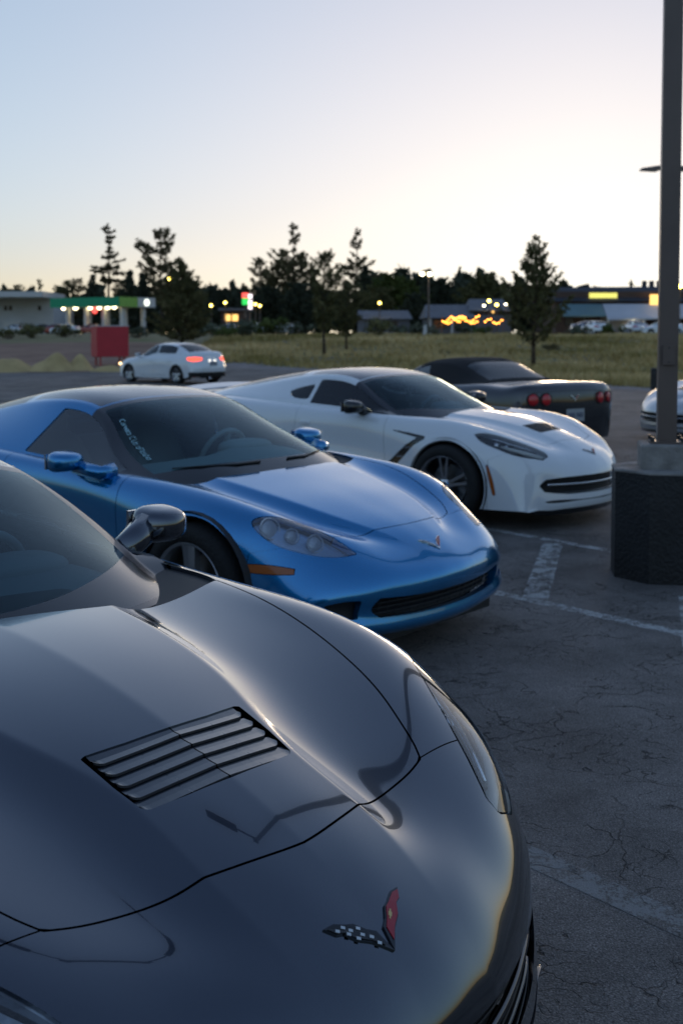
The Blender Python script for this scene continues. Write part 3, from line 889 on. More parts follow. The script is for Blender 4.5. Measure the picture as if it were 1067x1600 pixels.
def z3(pts, z): return [(x, y, z) for x, y in pts]
def s3(pts, y): return [(x, y, z) for x, z in pts]
def f3(pts, x): return [(x, y, z) for y, z in pts]

def uvbox(pc, u0, u1, v0, v1):
    u, v = pc.V[:, 6], pc.V[:, 7]
    return np.maximum(np.maximum(u0 - u, u - u1), np.maximum(v0 - v, v - v1))

def curve_on_front(pc, z, ys, off, umax=6):
    """points of the nose surface at one height"""
    m = pc.V[:, 6] < umax; V = pc.V[m]; out = []
    for y in ys:
        d = (V[:, 1] - abs(y)) ** 2 + (V[:, 2] - z) ** 2
        i = np.argsort(d)[:6]; w = 1 / (d[i] + 1e-6)
        p = (V[i, :3] * w[:, None]).sum(0) / w.sum(); n = V[i[0], 3:6]
        out.append((p[0] + n[0] * off, y if off == 0 else y + (n[1] if y > 0 else -n[1]) * off, z))
    return out

def flag_badge(sp, o, ex, ey, n, s, plated, surf=None):
    """crossed flags in a V: a chequered flag and a red flag, each in its own bezel; o tip, ex forward, ey to the car's left"""
    o, ex, ey, n = Vector(o), Vector(ex).normalized(), Vector(ey).normalized(), Vector(n).normalized()
    def P(a, b, h):
        q = o + ex * (-a * s) + ey * (b * s)
        if surf is not None:
            z, m = surf.at(q.x, q.y); return Vector(z) + Vector(m) * h
        return q + n * h
    def flag(sg, pts, h, t): 
        return MB().plate([P(a, sg * b, h) for a, b in (pts if sg > 0 else pts[::-1])], n, t)
    outer = [(0, 0), (.32, .30), (.50, .56), (.72, .70), (.78, .86), (1.02, 1.02), (1.00, .80), (.86, .58), (.80, .44), (.58, .26), (.46, .10)]
    inner = [(.16, .12), (.36, .32), (.53, .57), (.735, .715), (.80, .86), (.965, .97), (.95, .80), (.82, .58), (.76, .45), (.56, .29), (.42, .15)]
    b = sp.mb('emblem', MB().add(*[(lambda m: m)(x) for x in (flag(1, outer, 0, .004).v, flag(1, outer, 0, .004).f)]).add(flag(-1, outer, 0, .004).v, flag(-1, outer, 0, .004).f), 'chrome_dark' if not plated else 'chrome')
    sp.mb('red_flag', flag(1, inner, .004, .0015), 'flag_red', b)
    sp.mb('checkered_flag', flag(-1, inner, .004, .0015), 'flag_black' if not plated else 'flag_white', b)
    ck = MB()
    for i, (a, c) in enumerate(((.24, .21), (.40, .28), (.52, .42), (.50, .54), (.66, .42), (.70, .58), (.66, .66), (.82, .68), (.82, .82))):
        q = [(a - .045, c - .01), (a + .01, c + .055), (a + .055, c + .02), (a, c - .045)]
        ck.plate([P(x, -y, .0056) for x, y in q][::-1], n, .0006)
    sp.mb('white_check', ck, 'flag_white' if not plated else 'flag_black', b)
    bt = [(.50, .335), (.54, .37), (.53, .39), (.60, .46), (.615, .445), (.66, .485), (.68, .465), (.64, .425), (.655, .41), (.585, .345), (.57, .36), (.525, .315)]
    sp.mb('gold_cross', MB().plate([P(x, y, .0056) for x, y in bt], n, .0006), 'gold', b)
    return b

def build_interior(sp, seat_role, y_drive=.37, dash='dash'):
    d = MB()
    rows = [(-.42, .80), (-.62, .835), (-.80, .85), (-.92, .82), (-.98, .70), (-.98, .45)]
    pts = []; ys = [-.70, -.60, -.45, -.2, 0, .2, .37, .55, .65, .70]
    for x, z in rows:
        for y in ys:
            h = .035 if (abs(y - y_drive) < .2 and -.9 < x < -.6) else 0
            pts.append((x, y, z + h - (.06 if abs(y) > .66 else 0) - .02 * abs(y)))
    k = len(ys); d.add(pts, [(i*k+j, i*k+j+1, (i+1)*k+j+1, (i+1)*k+j) for i in range(len(rows)-1) for j in range(k-1)])
    di = sp.mb('dashboard', d, dash, None, True)
    sp.mb('instrument_hood', superell((-.86, y_drive, .86), (.10, .19, .06), .7), dash, di, True)
    w = MB(); c = Vector((-1.06, y_drive, .80)); ax = Vector((-.92, 0, .38)).normalized(); u = Vector((0, 1, 0)); v = ax.cross(u)
    w.tube([c + (u * math.cos(t) + v * math.sin(t)) * .175 for t in [2 * math.pi * i / 28 for i in range(28)]], .016, 8, True)
    for t in (0.15, math.pi - .15, math.pi * 1.5):
        w.bar(c + (u * math.cos(t) + v * math.sin(t)) * .03, c + (u * math.cos(t) + v * math.sin(t)) * .17, .02, .014)
    w.bar(c + ax * .01, c - ax * .2, .055, .04, 12)
    sp.mb('steering_wheel', w, dash, None, True)
    for sg in (1, -1):
        s = superell((-1.68, sg * .37, .62), (.12, .25, .36), .55, 20, 14, lambda q: [q[0] - q[2] * .9, q[1] * (1 - .22 * max(0, q[2])), q[2]])
        si = sp.mb('seat', s, seat_role, None, True)
        sp.mb('seat_cushion', superell((-1.33, sg * .37, .33), (.30, .25, .11), .55), seat_role, si, True)
        sp.mb('headrest', superell((-1.82, sg * .37, 1.00), (.06, .14, .10), .6), seat_role, si, True)
    sp.mb('centre_console', MB().box((-1.25, 0, .45), (.9, .22, .22), bev=.03), dash)
    sp.mb('rear_bulkhead', MB().box((-2.0, 0, .62), (.05, 1.4, .56)), dash)
    sp.mb('mirror_inside', superell((-1.0, 0, 1.09), (.02, .12, .035), .6), 'black_plastic', None, True)

def side_mirror(sp, role, c, arm, r, tall=False):
    for sg in (1, -1):
        h = superell((c[0], sg * c[1], c[2]), r, .62, 24, 14, lambda q: [q[0] * (1 - .25 * abs(q[1])) - .25 * abs(q[1]) * 0, q[1], q[2] * (1 - .18 * q[0])])
        i = sp.mb('side_mirror', h, role, None, True)
        if tall:
            pth = [(arm[0], sg * arm[1], arm[2]), (arm[0] * .5 + c[0] * .5, sg * (arm[1] * .45 + c[1] * .55 - .03), arm[2] * .5 + c[2] * .5), (c[0] + .005, sg * (c[1] - r[1] * .55), c[2] + .004)]
            sp.mb('mirror_arm', MB().tube(pth, [.042, .046, .050], 12), role, i, True)
        else:
            sp.mb('mirror_arm', MB().tube([(arm[0], sg * arm[1], arm[2]), (arm[0], sg * (arm[1] * .5 + c[1] * .5), arm[2] * .6 + c[2] * .4 - .02), (c[0] + .01, sg * (c[1] - .05), c[2] - r[2] * .5)], [.05, .035, .04], 10), role, i, True)
        sp.mb('mirror_glass', MB().box((c[0] - r[0] * .93, sg * c[1], c[2]), (.012, r[1] * 1.6, r[2] * 1.5)), 'chrome', i)

def round_lens(c, n, r, h, m=24):
    """domed lens facing n"""
    n = Vector(n).normalized(); u = n.orthogonal().normalized(); w = n.cross(u); c = Vector(c)
    mb = MB(); pts = []
    prof = [(1.0, -.35), (1.0, 0), (.96, .25), (.8, .65), (.5, .9), (.0, 1.0)]
    for rr, hh in prof:
        for k in range(m):
            t = 2 * math.pi * k / m
            pts.append(c + (u * math.cos(t) + w * math.sin(t)) * r * max(rr, 1e-3) + n * h * hh)
    return mb.add(pts, [(i*m+k, i*m+(k+1)%m, (i+1)*m+(k+1)%m, (i+1)*m+k) for i in range(len(prof)-1) for k in range(m)])

def build_car(new, soft=False):
    sp = Spec()
    rings = NEW_RINGS if new else OLD_RINGS
    body = loft(rings, creases=(0, 2) if new else (2,), du=.014, dv=.0125, sig=.7 if new else 1.1, fine_until=-.9, du2=.035, soft=(6.2, 1.5, 8) if new else None)
    surf = Surf(body)
    full = body
    AR = .363
    wb = -2.71 if new else -2.685
    for cx, r in ((0.02, AR), (wb, AR + .012)):
        circ = [(cx + r * math.cos(t), .8, .335 + r * math.sin(t)) for t in np.linspace(0, 2 * math.pi, 60, endpoint=False)]
        f = outline_f(body, circ, (0, 1, 0), depth=.45, smooth=False)
        arch, body = clip(body, f)
    # ---- headlights
    if new:
        hl = [(.25,.825,.755),(.30,.772,.762),(.365,.723,.75),(.433,.677,.729),(.494,.64,.707),(.566,.594,.679),(.624,.558,.654),(.667,.531,.633),(.710,.504,.606),(.738,.515,.585),(.728,.572,.56),(.65,.665,.578),(.557,.752,.608),(.415,.822,.668),(.31,.846,.72)]
        hc = (0, 8, 9, 10); hn = (.45, .62, .64)
    else:
        hl = [(.324,.778,.692),(.350,.712,.705),(.434,.613,.679),(.572,.544,.626),(.66,.512,.580),(.718,.499,.545),(.69,.585,.543),(.60,.675,.551),(.50,.738,.577),(.405,.780,.622)]
        hc = (5,); hn = (.5, .55, .67)
    hlp, body = take(body, outline_f(body, hl, hn, hc, depth=.2), .005)
    # ---- grille, ducts, slot
    if new:
        gr = f3([(-.1,.430),(0,.430),(.28,.428),(.46,.421),(.59,.408),(.640,.362),(.605,.312),(.46,.292),(.25,.288),(0,.287),(-.1,.287)], .9); gc = (0, 4, 5, 6, 10)
    else:
        gr = f3([(-.1,.343),(0,.343),(.28,.345),(.49,.358),(.525,.31),(.475,.264),(.25,.253),(0,.25),(-.1,.25)], .9); gc = (0, 3, 5, 8)
    grp, body = take(body, outline_f(body, gr, (1, 0, 0), gc, depth=.35), .001)
    if not new:
        dc = f3([(.58,.356),(.66,.358),(.72,.345),(.735,.30),(.69,.275),(.59,.274)], .78)
        dcp, body = take(body, outline_f(body, dc, (1, 0, 0), (0, 2, 3, 4, 5), depth=.25), .001)
        sp.both('corner_duct', dcp, 'black_plastic', .0, offset=-.05)
    else:
        sl = f3([(-.1,.243),(0,.243),(.35,.242),(.60,.238),(.64,.231),(.60,.226),(.35,.228),(0,.228),(-.1,.228)], .9)
        slp, body = take(body, outline_f(body, sl, (1, 0, 0), (0, 4, 8), depth=.35), .0005)
        sp.add('lower_slot', piece_mesh('lower_slot', slp, .0, 0, -.012), 'black_plastic')
    # ---- splitter
    if new:
        spl, body = clip(body, full_u(body) - .55)
        sp.add('front_splitter', piece_mesh('front_splitter', spl, .02, 0, .004), 'gloss_black')
    # ---- side marker
    mk = s3([(.385,.52),(.405,.515),(.445,.40),(.468,.285),(.445,.285),(.415,.40)], .86) if new else s3([(.345,.508),(.47,.506),(.575,.496),(.578,.472),(.47,.466),(.36,.47)], .83)
    mkp, body = take(body, outline_f(body, mk, (.15, 1, 0), (0, 1, 3, 4) if new else (0, 2, 3, 5), depth=.12), .003)
    sp.both('side_marker', mkp, 'amber', .01)
    # ---- fender vent
    if new:
        vn = s3([(-.53,.752),(-.36,.737),(-.185,.716),(-.20,.690),(-.30,.635),(-.46,.475),(-.57,.475),(-.39,.63),(-.27,.700),(-.53,.744)], .88)
        vnp, body = take(body, outline_f(body, vn, (0, 1, 0), tuple(range(10)), depth=.12), .001)
        vi = sp.both('fender_vent', vnp, 'gloss_black', .0, offset=-.014)
        for i, sg in zip(vi, (1, -1)):
            for (x, z) in ((-.36, .615), (-.43, .535)):
                sp.mb('vent_blade', MB().box((x, sg * .890, z), (.11, .012, .012)), 'rim', i)
    else:
        vn = s3([(-.27,.655),(-.36,.655),(-.40,.53),(-.33,.53)], .9)
        vnp, body = take(body, outline_f(body, vn, (0, 1, 0), (0, 1, 2, 3), depth=.12), .001)
        sp.both('fender_vent', vnp, 'black_plastic', .0, offset=-.018)
    # ---- cockpit hole and cowl
    if new:
        hr = [(-.345,0),(-.33,.2),(-.318,.34),(-.325,.45),(-.34,.58),(-.37,.735)]
        hole = [(-.345,-.1)] + hr + [(-.44,.755),(-.58,.762),(-.75,.757),(-1.2,.765),(-1.8,.765),(-2.4,.735),(-2.9,.66),(-3.1,.50),(-3.15,.2),(-3.15,-.1)]
        hcor = (0, 6, len(hole) - 1)
    else:
        hr = [(-.225,0),(-.222,.2),(-.225,.40),(-.245,.55),(-.29,.71)]
        hole = [(-.225,-.1)] + hr + [(-.40,.735),(-.52,.750),(-.75,.755),(-1.2,.76),(-1.8,.755)] + ([(-2.3,.735),(-2.50,.69),(-2.58,.4),(-2.58,-.1)] if soft else [(-2.3,.725),(-2.75,.665),(-2.98,.5),(-3.03,.2),(-3.03,-.1)])
        hcor = (0, 5, len(hole) - 1)
    hp, body = clip(body, outline_f(body, z3(hole, .87), (0, 0, 1), hcor, depth=.14))
    cowl, _ = clip(hp, -.62 - hp.V[:, 0])
    sp.add('cowl', piece_mesh('cowl', cowl, .02, 0, -.012), 'black_plastic')
    # ---- hood
    if new:
        hd = [(.680,-.1),(.680,0),(.664,.10),(.636,.20),(.609,.295),(.599,.36),(.591,.41),(.580,.452),(.545,.476),(.505,.497),(.396,.548),(.247,.597),(.08,.640),(-.08,.676),(-.24,.71)] + hr[::-1] + [(-.345,-.1)]
        hcr = (0, 7, 15, len(hd) - 1)
    else:
        hd = [(.646,-.1),(.646,0),(.641,.10),(.626,.2),(.606,.3),(.589,.38),(.577,.432),(.50,.50),(.41,.553),(.30,.60),(.10,.665),(-.12,.70)] + hr[::-1] + [(-.225,-.1)]
        hcr = (0, 6, 12, len(hd) - 1)
    hood, body = take(body, outline_f(body, z3(hd, .76), (0, 0, 1), hcr, depth=.30), .0045)
    if new:
        vt = [(.324,-.1),(.324,0),(.317,.10),(.305,.184),(.309,.194),(.40,.190),(.466,.182),(.478,.172),(.491,.10),(.499,0),(.499,-.1)]
        vtp, hood = take(hood, outline_f(hood, z3(vt, .78), (0, 0, 1), tuple(range(11)), depth=.2), .001)
    hi = sp.add('hood', piece_mesh('hood', hood, .022, 0), 'paint')
    if new:
        sp.add('vent_tray', piece_mesh('vent_tray', vtp, .0, 0, -.05), 'black_plastic', hi)
        for k in range(5):
            for sg in (1, -1):
                m = MB(); pts = []; ys = list(np.linspace(.0015, .158, 7)) + [.166, .172, .177, .180]
                for y in ys:
                    x0 = .318 + k * .0350 - .014 * (y / .19) ** 2
                    tip = max(0, (y - .164) / .016)
                    fwd = .0340 - .012 * tip ** 2
                    for dx, dz in ((-.002, -.0065 if k else -.003), (fwd * .5, -.0040), (fwd, -.0006), (fwd + .0008, -.0045), (fwd - .004, -.011)):
                        q, _ = surf.at(x0 + dx, y * sg)
                        pts.append((q[0], q[1], q[2] + dz))
                c = 5; m.add(pts, [(i*c+j, (i+1)*c+j, (i+1)*c+j+1, i*c+j+1) for i in range(len(ys)-1) for j in range(c-1)])
                sp.mb('vent_slat', m, 'vent', hi, False)
        for sg in (1, -1):
            for k in range(5):
                q0, _ = surf.at(.322 + k * .035, sg * .088); q1, _ = surf.at(.351 + k * .035, sg * .086)
                sp.mb('vent_rib', MB().bar((q0[0], q0[1], q0[2] - .0075), (q1[0], q1[1], q1[2] - .0004), .0009, n=4), 'paint', hi)
    # ---- doors
    dr = s3([(-.607,.95),(-.607,.55),(-.612,.27),(-.66,.235),(-1.2,.232),(-1.50,.25),(-1.60,.40),(-1.64,.65),(-1.62,.95)], .88) if new else \
         s3([(-.515,.92),(-.52,.60),(-.54,.27),(-.60,.235),(-1.1,.232),(-1.42,.25),(-1.52,.40),(-1.56,.65),(-1.52,.92)], .88)
    door, body = take(body, outline_f(body, dr, (0, 1, 0), (0, 8), depth=.16), .0045)
    dix = sp.both('door', door, 'paint', .02)
    for i, sg in zip(dix, (1, -1)):
        sp.mb('door_handle', MB().box((-1.52, sg * (.878 if new else .876), .76), (.11, .02, .035), bev=.006), 'paint', i)
    # ---- bumper against fender
    z = body.V[:, 2]
    k = np.clip((z - .565) / .07, 0, 1) if new else np.clip((z - .555) / .05, 0, 1)
    xg = .40 + (.578 - .40) * k if new else .36 + (.60 - .36) * k
    f = xg - body.V[:, 0]
    bump, body = take(body, f, .003)
    bi = sp.add('front_bumper', piece_mesh('front_bumper', bump, .05, 0), 'paint')
    fend, rear = clip(body, -1.05 - body.V[:, 0])
    sp.both('front_fender', fend, 'paint', .03)
    if not new:
        tl = f3([(-.1,.865),(0,.865),(.35,.862),(.60,.858),(.745,.835),(.755,.76),(.735,.685),(.60,.672),(.35,.672),(0,.672),(-.1,.672)], -3.4)
        tlp, rear = take(rear, outline_f(rear, tl, (-1, 0, 0), (0, 10), depth=.2), .001)
        sp.add('tail_panel', piece_mesh('tail_panel', tlp, .0, 0, -.012), 'paint')
    sp.add('rear_body', piece_mesh('rear_body', rear, .035, 0), 'paint')
    # ---- headlight insides
    lens = sp.both('headlight', hlp, 'lamp_lens', .006, offset=-.001)
    hs = sp.both('reflector_bowl', hlp, 'lamp_bowl' if new else 'lamp_bowl_blue', .0, lens, -.045)
    def under(p, off):
        V = hlp.V; i = int(np.argmin(((V[:, :3] - np.array(p)) ** 2).sum(1)))
        q = np.array(p); n = V[i, 3:6]; q = q - n * ((q - V[i, :3]) @ n) - n * off
        return q, n
    for i, sg in zip(lens, (1, -1)):
        M3 = lambda q: (q[0], sg * q[1], q[2])
        if new:
            t = MB().tube([M3(under(p, .024)[0]) for p in ((.724,.538,.585),(.688,.588,.598),(.622,.655,.62),(.535,.72,.65),(.46,.765,.68))], [.010, .016, .017, .014, .006], 10)
            sp.mb('light_tube', t, 'lamp_white', i, True)
            t = MB().tube([M3(under(p, .016)[0]) for p in ((.32,.80,.755),(.42,.735,.725),(.52,.68,.69),(.60,.62,.655),(.67,.57,.62))], .006, 8)
            sp.mb('chrome_strip', t, 'chrome', i, True)
            t = MB().tube([M3(under(p, .030)[0]) for p in ((.675,.568,.612),(.612,.625,.638),(.545,.68,.662),(.49,.72,.685))], [.012, .020, .020, .010], 8)
            sp.mb('dark_bezel', t, 'gloss_black', i, True)
            for p in ((.42,.76,.70), (.49,.71,.68)):
                q, n = under(p, .036)
                sp.mb('projector_lens', round_lens(M3(q), M3(n), .026, .014), 'chrome', i, True)
        else:
            for p, r in (((.39,.735,.672), .050), ((.475,.675,.635), .034), ((.565,.612,.605), .042)):
                q, n = under(p, .040); q = q + np.array((0, 0, .004))
                ax = (.85, sg * .25, .35)
                u_ = Vector(ax).normalized(); a_ = u_.orthogonal().normalized(); b_ = u_.cross(a_)
                ring = [Vector(M3(q)) + u_ * .012 + (a_ * math.cos(t) + b_ * math.sin(t)) * r for t in np.linspace(0, 2 * math.pi, 24, endpoint=False)]
                sp.mb('lamp_bezel', MB().tube(ring, .004, 6, True), 'lamp_bowl', i, True)
                sp.mb('projector_lens', round_lens(M3(q), ax, r * .93, .016), 'lamp_bowl', i, True)
    # ---- grille
    gi = sp.add('grille', piece_mesh('grille', grp, .0, 0, -.06), 'mesh_black')
    rim_pts = poly_curve(gr, gc, .02)
    yy = np.linspace(-.575, .575, 41) if new else np.linspace(-.49, .49, 31)
    if new:
        for zz, r, rl in ((.366, .009, 'rim'), (.402, .003, 'mesh_black'), (.328, .003, 'mesh_black'), (.300, .005, 'gloss_black')):
            pts = curve_on_front(full, zz, yy if zz > .35 else yy * .92, -.016)
            sp.mb('grille_bar', MB().tube(pts, r, 8), rl, gi, True)
    else:
        for zz in (.275, .300, .325):
            sp.mb('grille_bar', MB().tube(curve_on_front(full, zz, yy, -.035), .005, 6), 'black_plastic', gi, True)
        for y in np.linspace(-.46, .46, 19):
            a = curve_on_front(full, .258, [y], -.04)[0]; b = curve_on_front(full, .338, [y], -.04)[0]
            sp.mb('grille_bar', MB().bar(a, b, .003), 'black_plastic', gi)
    # ---- emblem
    o, n = surf.at(.880 if new else .832, 0)
    ex = Vector((n[2], 0, -n[0]))
    flag_badge(sp, o, ex, (0, 1, 0), n, .090 if new else .086, not new, surf)
    # ---- greenhouse
    if soft: top = SOFT_TOP
    else: top = NEW_TOP if new else OLD_TOP
    gh = loft(top, creases=(3, 4), du=.025, dv=.022, sig=1.0)
    role_p = 'pillar'
    ws, gh = take(gh, uvbox(gh, .2, 2.93, -1, 2.78), .001)
    fr, ws = clip(ws, ws.V[:, 6] - (1.03 + .05 * ws.V[:, 7] ** 2) if new else uvbox(ws, -1, 1.12, -1, 4))
    wi = sp.add('windshield', piece_mesh('windshield', ws, .004, 0), 'windshield_glass')
    sp.add('glass_border', piece_mesh('glass_border', fr, .0, 0), 'gloss_black', wi)
    # side glass
    zc, xc = gh.V[:, 2], gh.V[:, 0]
    if new:
        xr = -1.555
        f = np.maximum(uvbox(gh, 1.4, 4.6, 3.13, 3.95), xr - xc)
    else:
        f = np.maximum(uvbox(gh, 1.4, 4.7, 3.12, 3.95), (-1.50 + (zc - .88) * .55) - xc)
    sg_, gh = take(gh, f, .004)
    si = sp.both('side_window', sg_, 'side_glass' if new else 'side_glass_clear', .006, offset=-.004)
    if new:
        qg = s3([(-1.60,.945),(-1.60,1.105),(-1.70,1.085),(-1.80,1.053),(-1.87,1.022),(-1.80,.965),(-1.72,.945)], .68)
        qp, gh = take(gh, outline_f(gh, qg, (0, 1, .3), (0, 1, 4), depth=.25), .004)
        sp.both('quarter_window', qp, 'side_glass', .006, offset=-.004)
    pil, gh = clip(gh, uvbox(gh, -1, 3.06, -1, 9))
    pi_ = sp.both('door_pillar', pil, 'pillar', .02) if False else sp.add('window_pillar', piece_mesh('window_pillar', pil, .02, 0), 'pillar')
    if soft:
        rw, gh = take(gh, uvbox(gh, 5.15, 6.75, -1, 2.45), .002)
        c = sp.add('soft_top', piece_mesh('soft_top', gh, .02, 0), 'canvas')
        sp.add('rear_window', piece_mesh('rear_window', rw, .005, 0, -.004), 'rear_glass', c)
    else:
        rp, gh = take(gh, uvbox(gh, 3.10, 4.62 if new else 4.75, -1, 2.72), .005)
        sp.add('roof_panel', piece_mesh('roof_panel', rp, .012, 0), 'roof')
        hg, gh = take(gh, uvbox(gh, 4.95, 7.5, -1, 2.6 if new else 2.9), .004)
        sp.add('hatch_window', piece_mesh('hatch_window', hg, .006, 0), 'rear_glass')
        sp.add('roof_frame', piece_mesh('roof_frame', gh, .02, 0), 'paint')
    # ---- wipers
    if not new:
        rows_ = loft(top, creases=(3, 4), du=.025, dv=.022, sig=1.0).V
        def on(u, v, off):
            r_ = rows_[int(np.argmin((rows_[:, 6] - u) ** 2 + (rows_[:, 7] - v) ** 2))]
            return Vector(r_[:3]) + Vector(r_[3:6]) * off
        for sgn, vs in ((-1, (.5, 1.2, 1.9, 2.45)), (1, (.35, 1.0, 1.6, 2.1))):
            p_ = [on(1.03 + .035 * i, v, .006) for i, v in enumerate(vs)]
            p_ = [Vector((q.x, q.y * sgn, q.z)) for q in p_]
            sp.mb('wiper', MB().tube(p_, [.007, .006, .005, .004], 6), 'black_plastic', None, True)
    side_mirror(sp, 'mirror', (-.895, .955, .930) if new else (-.86, .940, .893), (-.875, .77, .855) if new else (-.66, .80, .845), (.085, .085, .058) if new else (.080, .092, .052), new)
    # ---- wheels and what is under the body
    rr = .330
    for y in (.935, -.935) if new else (.915, -.915):
        add_wheel(sp, 0, y - (.018 if y > 0 else -.018), rr, .238 if new else .233, .245, 'split' if new else 'broad', R(0))
        add_wheel(sp, wb, y - (.01 if y > 0 else -.01), .342, .250 if new else .245, .29, 'split' if new else 'broad')
    for cx in (0.02, wb):
        for sg in (1, -1):
            m = MB(); pts = []; rl = .385
            for i in range(25):
                t = math.pi * (i / 24 * 1.3 - .15)
                for y in (.60, .895 if cx > -1 else .905):
                    pts.append((cx + rl * math.cos(t), sg * y, .335 + rl * math.sin(t)))
            m.add(pts, [(2*i, 2*i+1, 2*i+3, 2*i+2) for i in range(24)])
            m.add([(cx, sg * .60, .335)] + [(cx + rl * math.cos(t), sg * .60, .335 + rl * math.sin(t)) for t in np.linspace(-.3, math.pi + .3, 20)], [(0, i, i + 1) for i in range(1, 20)])
            sp.mb('wheel_liner', m, 'black_plastic')
    u = MB().box((.55, 0, .16), (.5, 1.0, .06)).box((-1.35, 0, .17), (1.95, 1.6, .05)).box((0, 0, .30), (.7, 1.0, .30)).box((-2.7, 0, .3), (.9, 1.0, .3)).box((-3.2, 0, .27), (.3, 1.3, .08))
    sp.mb('underbody', u, 'black_plastic')
    build_interior(sp, 'seat_new' if new else 'seat_old', .37, 'dash' if new else 'dash_old')
    # ---- tail
    def rear_at(y, zz, off=0):
        V = full.V[full.V[:, 6] > len(rings) - 5]
        i = int(np.argmin((V[:, 1] - abs(y)) ** 2 + (V[:, 2] - zz) ** 2)); n = V[i, 3:6].copy()
        if y < 0: n[1] *= -1
        return Vector((V[i, 0], y, zz)) + Vector(n) * off, n
    if new:
        for y in (.42, .60, -.42, -.60):
            c, n = rear_at(y, .80)
            sp.mb('tail_light', MB().box(c, (.03, .13, .085), bev=.01), 'tail_red')
        s = MB(); ys = np.linspace(-.74, .74, 15); pts = []
        for y in ys:
            k = (y / .74) ** 2
            pts += [(-3.28 + .10 * k, y, 1.005 - .02 * k), (-3.44 + .10 * k, y, 1.04 - .03 * k), (-3.455 + .10 * k, y, 1.028 - .03 * k), (-3.29 + .10 * k, y, .985 - .02 * k)]
        s.add(pts, [(i*4+j, i*4+(j+1)%4, (i+1)*4+(j+1)%4, (i+1)*4+j) for i in range(14) for j in range(4)] + [(0,1,2,3), (56,57,58,59)])
        for y in (-.66, 0, .66): s.box((-3.33, y, .965), (.09, .03, .09))
        sp.mb('rear_spoiler', s, 'spoiler')
    else:
        for y in (.66, .475, -.475, -.66):
            c, n = rear_at(y, .765, -.006)
            j = sp.mb('tail_light', round_lens(c, n, .074, .022, 28), 'tail_red', None, True)
            u_ = Vector(n).orthogonal().normalized(); w_ = Vector(n).cross(u_)
            ring = [Vector(c) + Vector(n) * .012 + (u_ * math.cos(t) + w_ * math.sin(t)) * .078 for t in np.linspace(0, 2 * math.pi, 28, endpoint=False)]
            sp.mb('light_bezel', MB().tube(ring, .006, 6, True), 'black_plastic', j, True)
        c, n = rear_at(0, .775, -.004)
        flag_badge(sp, c - Vector((0, 0, .04)), (-.12, 0, -1), (0, -1, 0), n, .075, True)
        c, n = rear_at(0, .56, .006)
        pl = sp.mb('license_plate', MB().box(c, (.008, .31, .155)), 'plate')
        sp.mb('plate_frame', MB().box(c + Vector((.004, 0, 0)), (.006, .335, .18)), 'black_plastic', pl)
        for y in (-.11, -.07, -.03, .03, .07, .11): sp.mb('plate_character', MB().box(c + Vector((-.006, y, 0)), (.003, .022, .06)), 'plate_ink', pl)
        e = MB()
        for y in (-.17, -.06, .06, .17): e.lathe([(.04, -.05), (.045, .05), (.036, .05), (.034, -.05)], 16, 'x', (-3.42, y, .30))
        sp.mb('exhaust_tip', e, 'chrome', None, True)
        sp.mb('rear_valance', MB().box((-3.42, 0, .30), (.06, .9, .12)), 'black_plastic')
    return sp

def full_u(pc): return pc.V[:, 6]
# ------------------------------------------------------------------ four-door sedan
def mk(xs, rows): return [(x, y, z) for x, (y, z) in zip(xs, rows)]
SEDAN = [
 [(.90,0,.20),(.88,.30,.2),(.80,.58,.2),(.70,.74,.2),(.60,.82,.2),(.52,.86,.2),(.46,.875,.2),(.42,.88,.19)],
 [(.93,0,.42),(.90,.30,.42),(.82,.58,.43),(.70,.76,.44),(.60,.83,.42),(.50,.87,.38),(.44,.885,.30),(.42,.885,.22)],
 [(.88,0,.70),(.85,.3,.70),(.76,.58,.70),(.60,.76,.68),(.50,.83,.62),(.43,.87,.50),(.41,.885,.36),(.41,.885,.22)],
 [(.70,0,.80),(.68,.32,.80),(.60,.60,.79),(.45,.77,.76),(.40,.85,.66),(.38,.885,.50),(.38,.89,.36),(.38,.885,.20)],
 [(0,0,.93),(0,.36,.925),(0,.64,.90),(0,.80,.85),(0,.88,.72),(0,.90,.52),(0,.90,.36),(0,.885,.2)],
 [(-.45,0,1.0),(-.45,.38,.995),(-.45,.68,.96),(-.45,.81,.90),(-.45,.875,.75),(-.45,.89,.52),(-.45,.89,.36),(-.45,.88,.2)],
 [(-1.4,0,.99),(-1.4,.38,.99),(-1.4,.68,.97),(-1.4,.82,.93),(-1.4,.88,.77),(-1.4,.885,.54),(-1.4,.89,.36),(-1.4,.88,.2)],
 [(-2.4,0,1.02),(-2.4,.38,1.02),(-2.4,.68,1.0),(-2.4,.81,.96),(-2.4,.88,.80),(-2.4,.895,.55),(-2.4,.895,.36),(-2.4,.88,.2)],
 [(-2.9,0,1.06),(-2.9,.38,1.06),(-2.9,.64,1.04),(-2.9,.77,.98),(-2.9,.85,.82),(-2.9,.885,.56),(-2.9,.88,.38),(-2.9,.87,.22)],
 [(-3.47,0,1.085),(-3.45,.38,1.075),(-3.40,.58,1.05),(-3.33,.70,.99),(-3.28,.79,.84),(-3.25,.83,.62),(-3.24,.83,.42),(-3.22,.82,.24)],
 [(-3.58,0,.85),(-3.56,.36,.85),(-3.50,.56,.84),(-3.42,.68,.82),(-3.36,.75,.72),(-3.33,.79,.58),(-3.3,.80,.42),(-3.28,.8,.25)],
 [(-3.68,0,.60),(-3.66,.36,.6),(-3.60,.58,.59),(-3.50,.70,.56),(-3.43,.76,.50),(-3.38,.79,.44),(-3.34,.80,.36),(-3.3,.80,.26)],
 [(-3.62,0,.28),(-3.60,.36,.28),(-3.55,.58,.28),(-3.47,.68,.27),(-3.41,.74,.26),(-3.37,.77,.25),(-3.33,.785,.245),(-3.3,.79,.24)],
]
